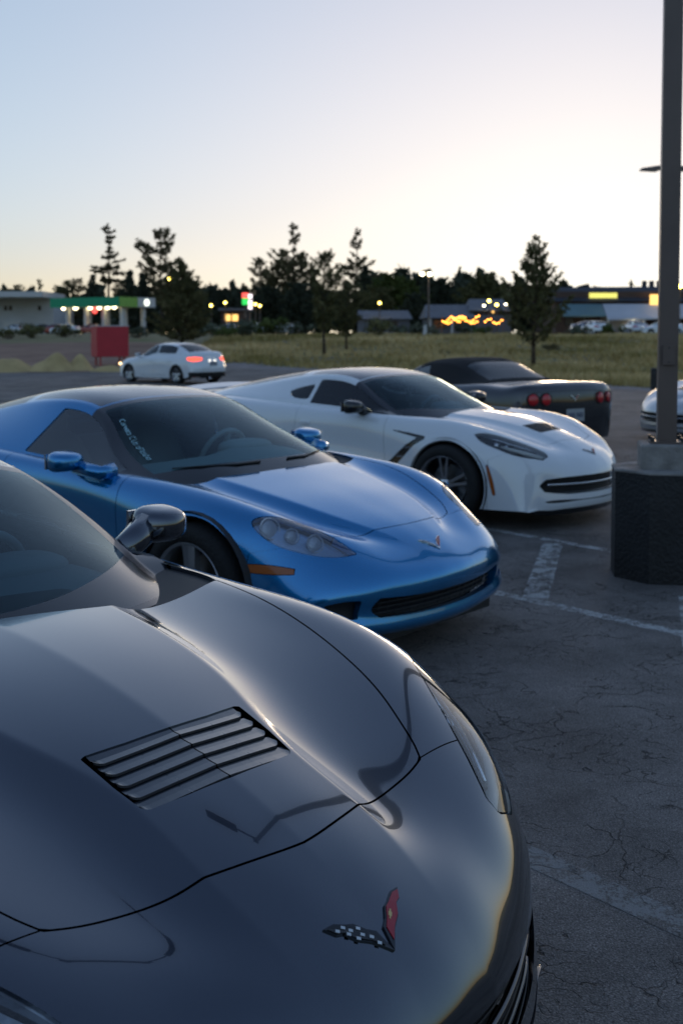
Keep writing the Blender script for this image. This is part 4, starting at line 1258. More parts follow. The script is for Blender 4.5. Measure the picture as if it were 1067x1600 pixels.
SEDAN_TOP = [
 [(-.20,0,.93),(-.22,.35,.93),(-.30,.62,.91),(-.42,.78,.86),(-.42,.79,.80)],
 [(-.36,0,1.01),(-.38,.35,1.005),(-.46,.62,.975),(-.60,.765,.94),(-.60,.79,.84)],
 [(-.80,0,1.245),(-.82,.33,1.235),(-.90,.60,1.20),(-.95,.745,1.0),(-.95,.80,.86)],
 [(-1.20,0,1.40),(-1.22,.31,1.39),(-1.27,.57,1.350),(-1.30,.72,1.10),(-1.30,.80,.88)],
 [(-1.75,0,1.437),(-1.75,.31,1.427),(-1.75,.58,1.385),(-1.75,.73,1.12),(-1.75,.80,.90)],
 [(-2.30,0,1.40),(-2.30,.31,1.388),(-2.30,.57,1.345),(-2.30,.72,1.11),(-2.30,.80,.92)],
 [(-2.70,0,1.28),(-2.70,.32,1.265),(-2.74,.57,1.215),(-2.75,.70,1.08),(-2.75,.78,.94)],
 [(-3.10,0,1.10),(-3.10,.34,1.09),(-3.08,.54,1.06),(-3.02,.68,1.02),(-3.02,.74,.95)],
 [(-3.30,0,1.02),(-3.30,.34,1.01),(-3.25,.5,1.0),(-3.2,.6,.98),(-3.2,.65,.92)],
]
def build_sedan():
    sp = Spec()
    body = loft(SEDAN, du=.05, dv=.04, sig=.8)
    full = body
    for cx in (0.02, -2.70):
        circ = [(cx + .365 * math.cos(t), .8, .33 + .365 * math.sin(t)) for t in np.linspace(0, 2 * math.pi, 40, endpoint=False)]
        _, body = clip(body, outline_f(body, circ, (0, 1, 0), depth=.4, smooth=False))
    hl, body = take(body, outline_f(body, [(.83,.52,.72),(.60,.76,.72),(.38,.86,.75),(.42,.87,.66),(.62,.79,.60),(.82,.58,.62)], (.6, .7, .2), (0, 2, 5), depth=.3), .004)
    sp.both('headlight', hl, 'sedan_headlamp', .01)
    tl, body = take(body, outline_f(body, [(-3.54,.40,.93),(-3.40,.66,.95),(-3.20,.82,.93),(-3.24,.82,.84),(-3.42,.72,.80),(-3.56,.42,.84)], (-.75, .6, .1), (0, 2, 3, 5), depth=.3), .004)
    sp.both('tail_light', tl, 'tail_lit', .01)
    rb, body = clip(body, np.maximum(body.V[:, 2] - .43 + 0 * body.V[:, 0], body.V[:, 0] + 3.28))
    sp.add('rear_bumper', piece_mesh('rear_bumper', rb, .0, 0), 'black_plastic')
    gr, body = take(body, outline_f(body, f3([(-.1,.50),(0,.50),(.5,.47),(.62,.36),(.5,.26),(-.1,.25)], .85), (1, 0, 0), tuple(range(6)), depth=.3), .003)
    sp.add('grille', piece_mesh('grille', gr, .0, 0, -.02), 'black_plastic')
    for pts in ([(-.56,1.1),(-.56,.5),(-.62,.30),(-1.45,.28),(-1.50,.5),(-1.50,1.1)], [(-1.53,1.1),(-1.53,.32),(-2.1,.30),(-2.30,.55),(-2.44,.80),(-2.5,1.1)]):
        d, body = take(body, outline_f(body, s3(pts, .86), (0, 1, 0), (0, 1, 2, 3, 4, 5), depth=.2), .006)
        ix = sp.both('door', d, 'paint', .02)
        for i, sg in zip(ix, (1, -1)):
            sp.mb('door_handle', MB().box((pts[-1][0] + .2, sg * .89, .80), (.18, .03, .03), bev=.008), 'paint', i)
    hole = [(-.42,-.1),(-.42,.3),(-.55,.66),(-1.4,.72),(-2.4,.70),(-2.95,.5),(-2.98,-.1)]
    _, body = clip(body, outline_f(body, z3(hole, 1.0), (0, 0, 1), (0, 6), depth=.2))
    sp.add('body', piece_mesh('body', body, .02, 0), 'paint')
    gh = loft(SEDAN_TOP, creases=(2,), du=.05, dv=.04, sig=.8)
    ws, gh = take(gh, uvbox(gh, .4, 2.9, -1, 1.82), .002)
    sp.add('windshield', piece_mesh('windshield', ws, .004, 0), 'windshield_glass')
    rw, gh = take(gh, uvbox(gh, 5.12, 6.85, -1, 1.75), .002)
    sp.add('rear_window', piece_mesh('rear_window', rw, .004, 0), 'rear_glass')
    x = gh.V[:, 0]
    for x0, x1 in ((-.72, -1.49), (-1.56, -2.52)):
        f = np.maximum(uvbox(gh, 0, 9, 2.13, 3.25), np.maximum(x - x0, x1 - x))
        g, gh = take(gh, f, .004); x = gh.V[:, 0]
        sp.both('side_window', g, 'side_glass', .006, offset=-.004)
    sp.add('roof', piece_mesh('roof', gh, .02, 0), 'paint')
    side_mirror(sp, 'paint', (-.68, .98, 1.0), (-.66, .84, .95), (.07, .11, .07))
    for y in (.88, -.88):
        for xx in (0, -2.70): add_wheel(sp, xx, y, .325, .215, .21, 'broad')
    for cx in (0.02, -2.70):
        m = MB()
        for sg in (1, -1):
            pts = []
            for i in range(15):
                t = math.pi * (i / 14 * 1.3 - .15)
                for y in (.5, .87): pts.append((cx + .385 * math.cos(t), sg * y, .33 + .385 * math.sin(t)))
            m.add(pts, [(2*i, 2*i+1, 2*i+3, 2*i+2) for i in range(14)])
        sp.mb('wheel_liner', m, 'black_plastic')
    sp.mb('underbody', MB().box((-1.35, 0, .25), (1.9, 1.5, .12)).box((-3.1, 0, .3), (.6, 1.3, .1)).box((.4, 0, .26), (.6, 1.2, .1)).box((-1.35, 0, .42), (4.0, 1.0, .3)), 'black_plastic')
    for sg in (1, -1):
        for xx in (-1.35, -2.25):
            sp.mb('seat', superell((xx - .2, sg * .36, .85), (.12, .24, .38), .6), 'dash', None, True)
    sp.mb('dashboard', MB().box((-.72, 0, .92), (.4, 1.3, .16), bev=.03), 'dash')
    c = Vector((-3.655, 0, .72))
    pl = sp.mb('license_plate', MB().box(c + Vector((-.01, 0, 0)), (.02, .31, .155)), 'plate')
    for y in (-.11, -.07, -.03, .03, .07, .11): sp.mb('plate_character', MB().box(c + Vector((-.022, y, 0)), (.003, .022, .06)), 'plate_ink', pl)
    for sg in (1, -1):
        sp.mb('plate_lamp', MB().box((-3.62, sg * .12, .83), (.04, .05, .02)), 'lamp_glow', pl)
    return sp
# ------------------------------------------------------------------ ground, lot, field
def grid_mesh(xs, ys_of, zoff, nrow):
    v, f = [], []
    for x in xs:
        y0, y1 = ys_of(x)
        for j in range(nrow):
            t = j / (nrow - 1); y = y0 + (y1 - y0) * t
            v.append((x, y, gz(x, y) + zoff))
    for i in range(len(xs) - 1):
        for j in range(nrow - 1):
            a = i * nrow + j
            f.append((a, a + nrow, a + nrow + 1, a + 1))
    return v, f
def lot_far(x):
    return float(np.interp(x, [-90, -14.6, -8, -5.6, 0, 4.06, 9.07, 15, 40, 60], [52, 48.5, 50, 53, 48.2, 42.7, 34, 27, 12, 5]))

xs = list(np.linspace(-3200, -200, 14)) + list(np.arange(-180, 181, 4.0)) + list(np.linspace(200, 3200, 14))
ysg = [-300, -120, -60] + list(np.arange(-30, 180, 3.0)) + [200, 240, 300, 400, 600, 900, 1400, 2200, 3600, 6000]
v = [(x, y, gz(x, y)) for x in xs for y in ysg]; n = len(ysg)
f = [(i*n+j, (i+1)*n+j, (i+1)*n+j+1, i*n+j+1) for i in range(len(xs)-1) for j in range(n-1)]
tag(link_mesh('ground', mesh_from('ground', v, f, True), MATS['earth']), 'open ground of dry earth and grass around the lot', kind='structure')
v, f = grid_mesh(list(np.arange(-90, 61, 1.5)), lambda x: (-40, lot_far(x)), .004, 70)
tag(link_mesh('parking_lot', mesh_from('parking_lot', v, f, True), MATS['asphalt']), 'dark cracked asphalt of the parking lot', kind='structure')
v, f = grid_mesh(list(np.arange(-7, 40, 1.0)), lambda x: (lot_far(x) - .6, lot_far(x) + 2.6 + .7 * math.sin(x * .9) + .4 * math.sin(2.3 * x)), .010, 8)
tag(link_mesh('gravel_shoulder', mesh_from('gravel_shoulder', v, f, True), MATS['gravel']), 'strip of grey gravel along the far edge of the lot', kind='structure')
v, f = grid_mesh(list(np.arange(-70, -6.5, 1.5)), lambda x: (lot_far(x) - .5, 74 + 2 * math.sin(x * .3)), .012, 24)
tag(link_mesh('dirt_lot', mesh_from('dirt_lot', v, f, True), MATS['red_dirt']), 'bare reddish dirt slope beyond the lot on the left', kind='structure')

LINE_Z = [.0046]
def line_strip(name, a, b, w, mat, label, seg=24):
    LINE_Z[0] += .0002
    a, b = Vector((*a, 0)), Vector((*b, 0)); d = (b - a).normalized(); s = Vector((-d.y, d.x, 0)) * w / 2
    v, f = [], []
    for i in range(seg + 1):
        p = a + (b - a) * (i / seg); j = 1 + .05 * random.uniform(-1, 1)
        for q in (p - s * j, p + s * j): v.append((q.x, q.y, gz(q.x, q.y) + LINE_Z[0]))
    f = [(2*i, 2*i+1, 2*i+3, 2*i+2) for i in range(seg)]
    o = link_mesh(name, mesh_from(name, v, f), MATS[mat])
    return tag(o, label, kind='structure')
line_strip('painted_line', (-2.40, 10.30), (1.95, 5.50), .10, 'line_paint', 'worn white stall line running out from under the blue car')
line_strip('painted_line', (-2.00, 12.66), (2.05, 7.76), .09, 'line_paint', 'worn white stall line in front of the white car')
line_strip('painted_line', (-2.90, 7.25), (1.05, 2.67), .11, 'faded_paint', 'faded stall line beside the nose of the grey car')
line_strip('painted_line', (1.56, 8.20), (1.13, 6.47), .15, 'line_paint', 'short worn white bar joining the two stall lines')
line_strip('painted_line', (2.04, 6.52), (1.46, 4.45), .11, 'line_paint', 'broken white line crossing in front of the lamp base')

# dry mounds by the road
def mound(cx, cy, rx, ry, h, rz, label):
    v, f = [], []; n, m = 22, 14
    for i in range(m + 1):
        for k in range(n):
            t = 2 * math.pi * k / n; r = i / m
            x, y = rx * r * math.cos(t), ry * r * math.sin(t)
            z = h * (1 - sstep(r)) * (1 + .25 * math.sin(3 * x + cx) * math.cos(2.1 * y)) + .05 * math.sin(7 * x) * (1 - r)
            X, Y = cx + math.cos(rz) * x - math.sin(rz) * y, cy + math.sin(rz) * x + math.cos(rz) * y
            v.append((X, Y, gz(X, Y) - .03 + z))
    f = [(i*n+k, i*n+(k+1)%n, (i+1)*n+(k+1)%n, (i+1)*n+k) for i in range(m) for k in range(n)]
    o = link_mesh('dirt_mound', mesh_from('dirt_mound', v, [q[::-1] for q in f], True), MATS['straw_dirt'])
    return tag(o, label, kind='structure')
mound(-14.6, 49.6, 1.3, 1.6, .75, .1, 'straw coloured mound of dry dirt at the left edge')
mound(-12.9, 50.0, 1.35, 1.5, .80, -.2, 'straw coloured mound left of the red box')
mound(-11.9, 50.6, .9, 1.4, .62, .3, 'low straw mound next to the red box')
mound(-10.2, 49.3, 1.3, .7, .26, .0, 'flat straw coloured pad under the red box')
mound(-19.0, 50.5, 3.0, 2.0, .8, .0, 'long straw mound outside the left edge')

# ------------------------------------------------------------------ lamp column on its concrete base
base = empty('lamp_post', (2.08, 7.15, 0), 0, 'tall square dark steel lamp post standing on an eight-sided black concrete base', 'lamp post')
def ngon(n, r, a0, z0, z1, r1=None, bev=0):
    mb = MB(); r1 = r if r1 is None else r1; prof = [(r, z0)]
    if bev: prof += [(r1, z1 - bev), (r1 - bev, z1)]
    else: prof += [(r1, z1)]
    pts = [(rr * math.cos(a0 + 2 * math.pi * k / n), rr * math.sin(a0 + 2 * math.pi * k / n), z) for rr, z in prof for k in range(n)]
    m = len(prof)
    f = [(i*n+k, i*n+(k+1)%n, (i+1)*n+(k+1)%n, (i+1)*n+k) for i in range(m-1) for k in range(n)] + [tuple(range(n))[::-1], tuple(range((m-1)*n, m*n))]
    return mb.add(pts, f)
A0 = R(171.3 + 22.5)
ngon(8, .352, A0, -.02, .685).build('concrete_base', MATS['base_paint'], base)
ngon(8, .356, A0, .683, .70, bev=.008).build('base_cap', MATS['concrete'], base)
ngon(4, .235, R(45 - 11), .70, .855, bev=.012).build('pedestal', MATS['concrete'], base)
for k in range(4):
    t = R(45 - 11 + 90 * k)
    MB().lathe([(.0, .03), (.014, .03), (.014, 0)], 6, 'z', (.13 * math.cos(t), .13 * math.sin(t), .868)).build('anchor_bolt', MATS['dark_metal'], base)
MB().add(*(lambda q: (q.v, q.f))(ngon(4, .150, R(45 - 11), .855, .870))).build('base_plate', MATS['pole_metal'], base)
ngon(4, .084, R(45 - 11), .868, 9.5, .074).build('pole', MATS['pole_metal'], base)
MB().box((-.0160, -.0830, 1.42), (.075, .006, .13), R(-11), bev=.002).build('hand_hole_cover', MATS['pole_metal'], base)
for z in (1.375, 1.465): MB().lathe([(.0, -.004), (.006, -.004), (.006, .002)], 6, 'y', (-.0165, -.086, z)).build('cover_screw', MATS['dark_metal'], base)
MB().box((.0, .0, 9.52), (.16, .16, .05)).build('pole_cap', MATS['pole_metal'], base)
MB().box((-.35, 0, 9.35), (.6, .07, .07), bev=.01).build('arm', MATS['pole_metal'], base)
MB().box((-.95, 0, 9.35), (.75, .36, .10), bev=.03).build('lamp_head', MATS['pole_metal'], base)

# second, far lamp with two flat heads
fp = at(1043, 262, 45)
far = empty('lamp_post', (fp.x, fp.y, gz(fp.x, fp.y)), 0, 'distant thin lamp post with two flat dark heads, mostly hidden by the square post', 'lamp post')
H_ = fp.z - gz(fp.x, fp.y)
MB().bar((0, 0, 0), (0, 0, H_), .10, .07, 8).build('pole', MATS['pole_metal'], far)
for sg in (1, -1):
    MB().add([(sg*.08,-.10,H_-.02),(sg*.08,.10,H_-.02),(sg*.08,.10,H_+.10),(sg*.08,-.10,H_+.10),(sg*1.1,-.16,H_-.10),(sg*1.1,.16,H_-.10),(sg*1.05,.14,H_-.01),(sg*1.05,-.14,H_-.01),(sg*.45,-.2,H_-.13),(sg*.45,.2,H_-.13),(sg*.45,.18,H_+.08),(sg*.45,-.18,H_+.08)],
             [(0,1,9,8),(1,2,10,9),(2,3,11,10),(3,0,8,11),(8,9,5,4),(9,10,6,5),(10,11,7,6),(11,8,4,7),(4,5,6,7),(0,3,2,1)]).build('lamp_head', MATS['pole_metal'], far)

bp_ = at(1022, 604, 34.5)
o = empty('bollard', (bp_.x, bp_.y, gz(bp_.x, bp_.y)), 0, 'short black post at the edge of the lot beyond the lamp post', 'bollard')
MB().lathe([(.115, 0), (.115, .62), (.09, .68), (.0, .69)], 16, 'z').build('post', MATS['black_post'], o)
MB().lathe([(.118, .50), (.120, .505), (.120, .55), (.118, .555)], 16, 'z').build('band', MATS['dark_metal'], o)

# red box on legs
p = at(172, 571, 54)
o = empty('red_sign_box', (p.x, p.y, gz(p.x, p.y)), R(27), 'blank red box sign raised on short legs beside the road', 'sign')
MB().box((0, 0, 1.15), (1.55, 1.1, 1.45), bev=.02).build('box', MATS['red_panel'], o)
MB().box((0, 0, 1.90), (1.59, 1.14, .05)).build('lid', MATS['trim_white'], o)
for x in (-.58, .58):
    for y in (-.4, .4): MB().box((x, y, .2), (.09, .09, .5)).build('leg', MATS['red_leg'], o)

# ------------------------------------------------------------------ fuel station
def lathe_lamp(parent, c, r, mat, name='lamp'):
    m = superell((0, 0, 0), (r, r, r * .8), 1.0, 10, 6)
    m.v = [(a + c[0], b + c[1], d + c[2]) for a, b, d in m.v]
    return m.build(name, MATS[mat], parent, True)
g0 = gz(0, 170)
pc_ = at(160, 473, 172)
st = empty('fuel_station', (pc_.x, pc_.y, g0), R(-34), 'fuel station canopy with a green fascia and lit underside', 'fuel station')
cz = pc_.z - g0
MB().box((0, 0, cz), (14.6, 7.5, 1.35)).build('canopy', MATS['trim_white'], st)
MB().box((0, -3.80, cz), (14.7, .12, 1.45)).build('green_fascia', MATS['canopy_green'], st)
MB().box((7.38, -1.9, cz), (.12, 3.75, 1.45)).build('lime_fascia', MATS['canopy_lime'], st)
MB().box((7.38, 1.9, cz), (.12, 3.75, 1.45)).build('white_fascia', MATS['trim_white'], st)
MB().lathe([(0, -.05), (.48, -.05), (.48, .05), (0, .06)], 18, 'x', (7.5, 1.9, cz)).build('emblem', MATS['logo_glow'], st)
for x in (-5.2, -1.2, 2.6, 6.4):
    for y in (-2.2, 2.2):
        MB().box((x, y, (cz - .6) / 2), (.55, .55, cz - .6)).build('column', MATS['trim_white'], st)
for x in (-6.6, -5.6, -4.0, -2.6, -.4, 1.2, 3.4, 5.4):
    lathe_lamp(st, (x, -3.0 + (x % 1.3), cz - .75), .36, 'canopy_lamp', 'canopy_light')
for x in (-3.2, .8, 4.4):
    u = MB().box((x, 0, .9), (.9, .6, 1.8), bev=.05).build('fuel_pump', MATS['trim_white'], st)
    MB().box((x, -.31, 1.35), (.6, .03, .5)).build('screen', MATS['window_warm'], u)
MB().lathe([(0, 0), (.55, 0), (.55, .12), (0, .12)], 14, 'y', (1.6, -3.2, cz - 1.15)).build('round_sign', MATS['sign_red'], st)

def building(name, px0, px1, ytop, ybot, d, depth, mat, label, cat='building', yaw=0, base=None):
    a, b = at(px0, ybot, d), at(px1, ybot, d); top = at((px0 + px1) / 2, ytop, d).z
    z0 = gz(0, d) if base is None else base
    o = empty(name, ((a.x + b.x) / 2, d + depth / 2, z0), R(yaw), label, cat)
    w, h = b.x - a.x, top - z0
    MB().box((0, 0, h / 2), (w, depth, h)).build('wall', MATS[mat], o)
    return o, w, h
o, w, h = building('store', -60, 84, 462, 520, 186, 14, 'wall_white', 'plain white flat-roofed store left of the green canopy')
MB().box((0, -7.0, h + .05), (w + .3, 14.6, .9)).build('parapet', MATS['trim_white'], o)
for x in (w / 2 - 7.9, w / 2 - 7.1, w / 2 - 2.3): MB().box((x, -7.02, h - 2.0), (.55, .08, .8)).build('window', MATS['window_dark'], o)
MB().box((w / 2 - 6.7, -7.6, 1.0), (2.6, 1.2, 2.0)).build('side_shed', MATS['trim_white'], o)
o, w, h = building('hall', 868, 1130, 455, 522, 134, 16, 'wall_brown', 'long low building with a dark roof at the right')
m = MB().add([(-w/2-.5,-9,h-1.2),(w/2+.5,-9,h-1.2),(w/2+.5,9,h-1.2),(-w/2-.5,9,h-1.2),(-w/2+.6,-5.0,h+.62),(w/2-.6,-5.0,h+.75),(w/2-.6,5,h+.75),(-w/2+.6,5,h+.62)], [(0,1,5,4),(1,2,6,5),(2,3,7,6),(3,0,4,7),(4,5,6,7),(0,3,2,1)])
rf = m.build('roof', MATS['roof_dark'], o)
for x in (2.1, 3.0, 3.9, 7.6): MB().box((x, -2, h + 1.1), (.5, .5, .9)).build('roof_vent', MATS['roof_dark'], rf)
m = MB().add([(-w/2+.2,-11.4,h-2.9),(-w/2+5.2,-11.4,h-2.9),(-w/2+5.2,-9.05,h-1.5),(-w/2+.2,-9.05,h-1.5),(-w/2+.2,-11.4,h-3.05),(-w/2+5.2,-11.4,h-3.05),(-w/2+5.2,-9.05,h-1.65),(-w/2+.2,-9.05,h-1.65)], [(0,1,2,3),(4,7,6,5),(0,4,5,1),(1,5,6,2),(2,6,7,3),(3,7,4,0)])
m.build('teal_awning', MATS['roof_teal'], o)
m = MB().add([(-w/2+5.3,-11.8,h-3.3),(w/2,-11.8,h-3.0),(w/2,-9.05,h-1.5),(-w/2+5.3,-9.05,h-1.5),(-w/2+5.3,-11.8,h-3.5),(w/2,-11.8,h-3.2),(w/2,-9.05,h-1.7),(-w/2+5.3,-9.05,h-1.7)], [(0,1,2,3),(4,7,6,5),(0,4,5,1),(1,5,6,2),(2,6,7,3),(3,7,4,0)])
m.build('white_awning', MATS['roof_white'], o)
MB().box((-w/2 + 7.3, -9.4, 1.1), (4.0, 2.6, 2.2)).build('grey_wall', MATS['wall_grey'], o)
for x in (-w/2 + 5.4, -w/2 + 9.6, -w/2 + 12): MB().box((x, -11.5, (h - 3.3) / 2), (.22, .22, h - 3.3)).build('porch_post', MATS['trim_white'], o)
for x in (-w/2 + 1.6, -w/2 + 3.4): MB().box((x, -8.05, 1.6), (1.0, .1, 1.2)).build('window', MATS['window_dark'], o)
MB().box((-w/2 + 5.6, -8.1, h - .55), (3.3, .12, .75)).build('lit_sign', MATS['sign_yellow'], o)
for x, z, mm in ((-w/2 + 3.2, h - 4.0, 'lamp_white_lit'), (-w/2 + 8.2, h - 3.75, 'lamp_white_lit'), (-w/2 + 11.3, h - .5, 'lamp_white_lit')): lathe_lamp(o, (x, -11.9, z), .16, mm, 'wall_lamp')
MB().box((-w/2 + 11.6, -9.3, h - 1.0), (1.5, .1, 1.2)).build('lit_window', MATS['window_warm'], o)
o, w, h = building('lodge', 668, 798, 492, 522, 150, 10, 'wall_grey', 'low grey lodge with broad roofs behind the string lights')
m = MB().add([(-w/2-.5,-7,h-.4),(w*.05,-7,h-.4),(w*.05,5,h-.4),(-w/2-.5,5,h-.4),(-w/2,-1,h+1.5),(w*.05,-1,h+1.5)], [(0,1,5,4),(1,2,5),(2,3,4,5),(3,0,4),(0,3,2,1)])
m.build('roof', MATS['roof_grey'], o)
m = MB().add([(0,-5,h+.6),(w/2,-5,h+.6),(w/2,6,h+.6),(0,6,h+.6),(.5,0,h+2.3),(w/2-.4,0,h+2.3)], [(0,1,5,4),(1,2,5),(2,3,4,5),(3,0,4),(0,3,2,1)])
m.build('roof', MATS['roof_grey'], o)
MB().box((w*.25, 0, h/2+.3), (w*.48, 9, h+.6)).build('wing_wall', MATS['wall_brown'], o)
for x in (-w/2+.2, -w*.22, 0): MB().box((x, -6.6, (h-.4)/2), (.25, .25, h-.4)).build('porch_post', MATS['trim_white'], o)
for x in (-w*.36, -w*.12): MB().box((x, -5.05, 1.3), (1.6, .1, 1.1)).build('window', MATS['window_dark'], o)
o, w, h = building('shop', 346, 384, 484, 522, 175, 8, 'wall_brown', 'small dark shop with warm lit windows in the middle distance')
MB().box((0, -.3, h + .1), (w + .8, 9, .35)).build('roof', MATS['roof_grey'], o)
for x in (-.9, .25): MB().box((x, -4.05, h - 1.2), (.9, .1, 1.0)).build('lit_window', MATS['window_warm'], o)
o, w, h = building('cottage', 560, 640, 497, 524, 160, 8, 'wall_grey', 'low grey cottage half hidden by bushes in the middle distance')
m = MB().add([(-w/2-.4,-4.6,h-.1),(w/2+.4,-4.6,h-.1),(w/2+.4,4.6,h-.1),(-w/2-.4,4.6,h-.1),(-w/2,0,h+1.2),(w/2,0,h+1.2)], [(0,1,5,4),(1,2,5),(2,3,4,5),(3,0,4),(0,3,2,1)])
m.build('roof', MATS['roof_grey'], o)
for x in (-w*.25, w*.2): MB().box((x, -4.05, 1.3), (.9, .1, 1.0)).build('window', MATS['window_dark'], o)

# roadside price sign: red and green panels, and a white one
p = at(383, 466, 165); o = empty('price_sign', (p.x, p.y, gz(p.x, p.y)), 0, 'tall lit sign with a red panel over a green one', 'sign')
hh = p.z - gz(p.x, p.y)
MB().bar((0, 0, 0), (0, 0, hh - .8), .12, .12, 6).build('pole', MATS['pole_metal'], o)
MB().box((0, 0, hh + .45), (.9, .25, .75)).build('red_panel', MATS['sign_red'], o)
MB().box((0, 0, hh - .45), (.9, .25, .95)).build('green_panel', MATS['sign_green'], o)
p = at(391, 472, 168); o = empty('price_sign', (p.x, p.y, gz(p.x, p.y)), 0, 'tall lit white sign next to the red and green one', 'sign')
hh = p.z - gz(p.x, p.y)
MB().bar((0, 0, 0), (0, 0, hh - .8), .12, .12, 6).build('pole', MATS['pole_metal'], o)
for z in (.9, .0, -.7): MB().box((0, 0, hh + z), (.55, .25, .6)).build('panel', MATS['sign_white'], o)

# street lamps
def street_lamp(px, py, d, r, mat, label, heads=((0, 0),)):
    p = at(px, py, d); z0 = gz(p.x, p.y)
    o = empty('street_lamp', (p.x, p.y, z0), 0, label, 'street lamp', 'lit lamps in the distance')
    h = p.z - z0
    MB().bar((0, .1, 0), (0, .1, h + .1), .09, .06, 6).build('pole', MATS['pole_metal'], o)
    for dx, dz in heads:
        MB().box((dx / 2, .1, h + dz + r * 1.0), (abs(dx) + .3, .12, .10)).build('lamp_arm', MATS['pole_metal'], o)
        lathe_lamp(o, (dx, -.05, h + dz), r, mat, 'lamp')
street_lamp(670, 428, 102, .19, 'lamp_white_lit', 'tall lit lamp post with twin lamps standing out against the sky', ((.06, 0), (-.62, .02)))
for px, py, d, r, mat, lb in ((265, 435, 120, .17, 'lamp_yellow', 'lit yellow lamp in front of the dense pine near the canopy'), (330, 477, 150, .18, 'lamp_yellow', 'lit yellow lamp right of the dense pine'),
    (352, 472.5, 160, .18, 'lamp_yellow', 'lit yellow lamp left of the red and green sign'), (399, 475, 160, .18, 'lamp_yellow', 'left lamp of the close pair right of the white sign'), (406, 477.5, 158, .18, 'lamp_yellow', 'right lamp of the close pair right of the white sign'),
    (593, 473, 160, .19, 'lamp_yellow', 'lit yellow lamp right of the two young pines'), (579, 471, 190, .14, 'lamp_yellow', 'small dim lamp behind the two young pines'),
    (764, 469.5, 140, .19, 'lamp_yellow', 'highest yellow lamp above the string lights'), (776, 476, 138, .19, 'lamp_yellow', 'second yellow lamp above the string lights'), (790, 475, 150, .13, 'lamp_white_lit', 'small white lamp left of the single pine'),
    (756, 477, 150, .12, 'lamp_white_lit', 'small pale lamp left of the yellow pair'), (770, 487, 138, .16, 'window_warm', 'dim amber lamp just above the string lights'), (1063, 447, 120, .24, 'lamp_yellow', 'lit yellow lamp right of the square post')):
    street_lamp(px, py, d, r, mat, lb)

# string lights on the terrace
p = at(738, 500, 128); o = empty('string_lights', (p.x, p.y, gz(p.x, p.y)), 0, 'festoon of warm orange bulbs over the lodge terrace', 'string lights')
zb = p.z - gz(p.x, p.y)
def strand(px0, px1, pyl, n, seed):
    rnd = random.Random(seed); pts = []
    for i in range(n):
        t = i / (n - 1); px = px0 + (px1 - px0) * t
        q = at(px, pyl + 4.0 * math.sin(t * math.pi * 2.2 + seed) + rnd.uniform(-1, 1), 128 + rnd.uniform(-1, 1))
        pts.append((q.x - p.x, q.y - p.y, q.z - gz(p.x, p.y)))
    MB().tube([(a, b, c + .09) for a, b, c in pts], .012, 4).build('wire', MATS['cable'], o)
    for q in pts: lathe_lamp(o, q, .085, 'bulb_orange', 'bulb')
strand(692, 718, 499, 9, 1); strand(700, 745, 501, 11, 2.2); strand(718, 748, 498, 8, 4.0); strand(758, 784, 502, 7, 3.2)
for px in (690, 720, 748, 786):
    q = at(px, 500, 128); MB().bar((q.x - p.x, q.y - p.y, 0), (q.x - p.x, q.y - p.y, zb + .4), .05, .05, 6).build('post', MATS['pole_metal'], o)

# ------------------------------------------------------------------ trees
def tuft(v, f, c, r, d, rnd, n=7, w=.10):
    """a spray of needles round a twig end, pointing mostly along d"""
    for _ in range(n):
        a = Vector((rnd.gauss(0, 1), rnd.gauss(0, 1), rnd.gauss(0, 1))).normalized()
        a = (a + d * .7).normalized()
        s = a.cross(Vector((rnd.gauss(0, 1), rnd.gauss(0, 1), rnd.gauss(0, 1)))).normalized() * r * w * rnd.uniform(.7, 1.4)
        L_ = r * rnd.uniform(.6, 1.15); k = len(v)
        b = c - a * r * .15; e = b + a * L_
        v += [tuple(b - s * .5), tuple(b + s * .5), tuple(e)]
        mdp = b + a * L_ * .55
        v += [tuple(mdp + s * 1.1), tuple(mdp - s * 1.1)]
        f += [(k, k + 1, k + 3, k + 4), (k + 4, k + 3, k + 2)]

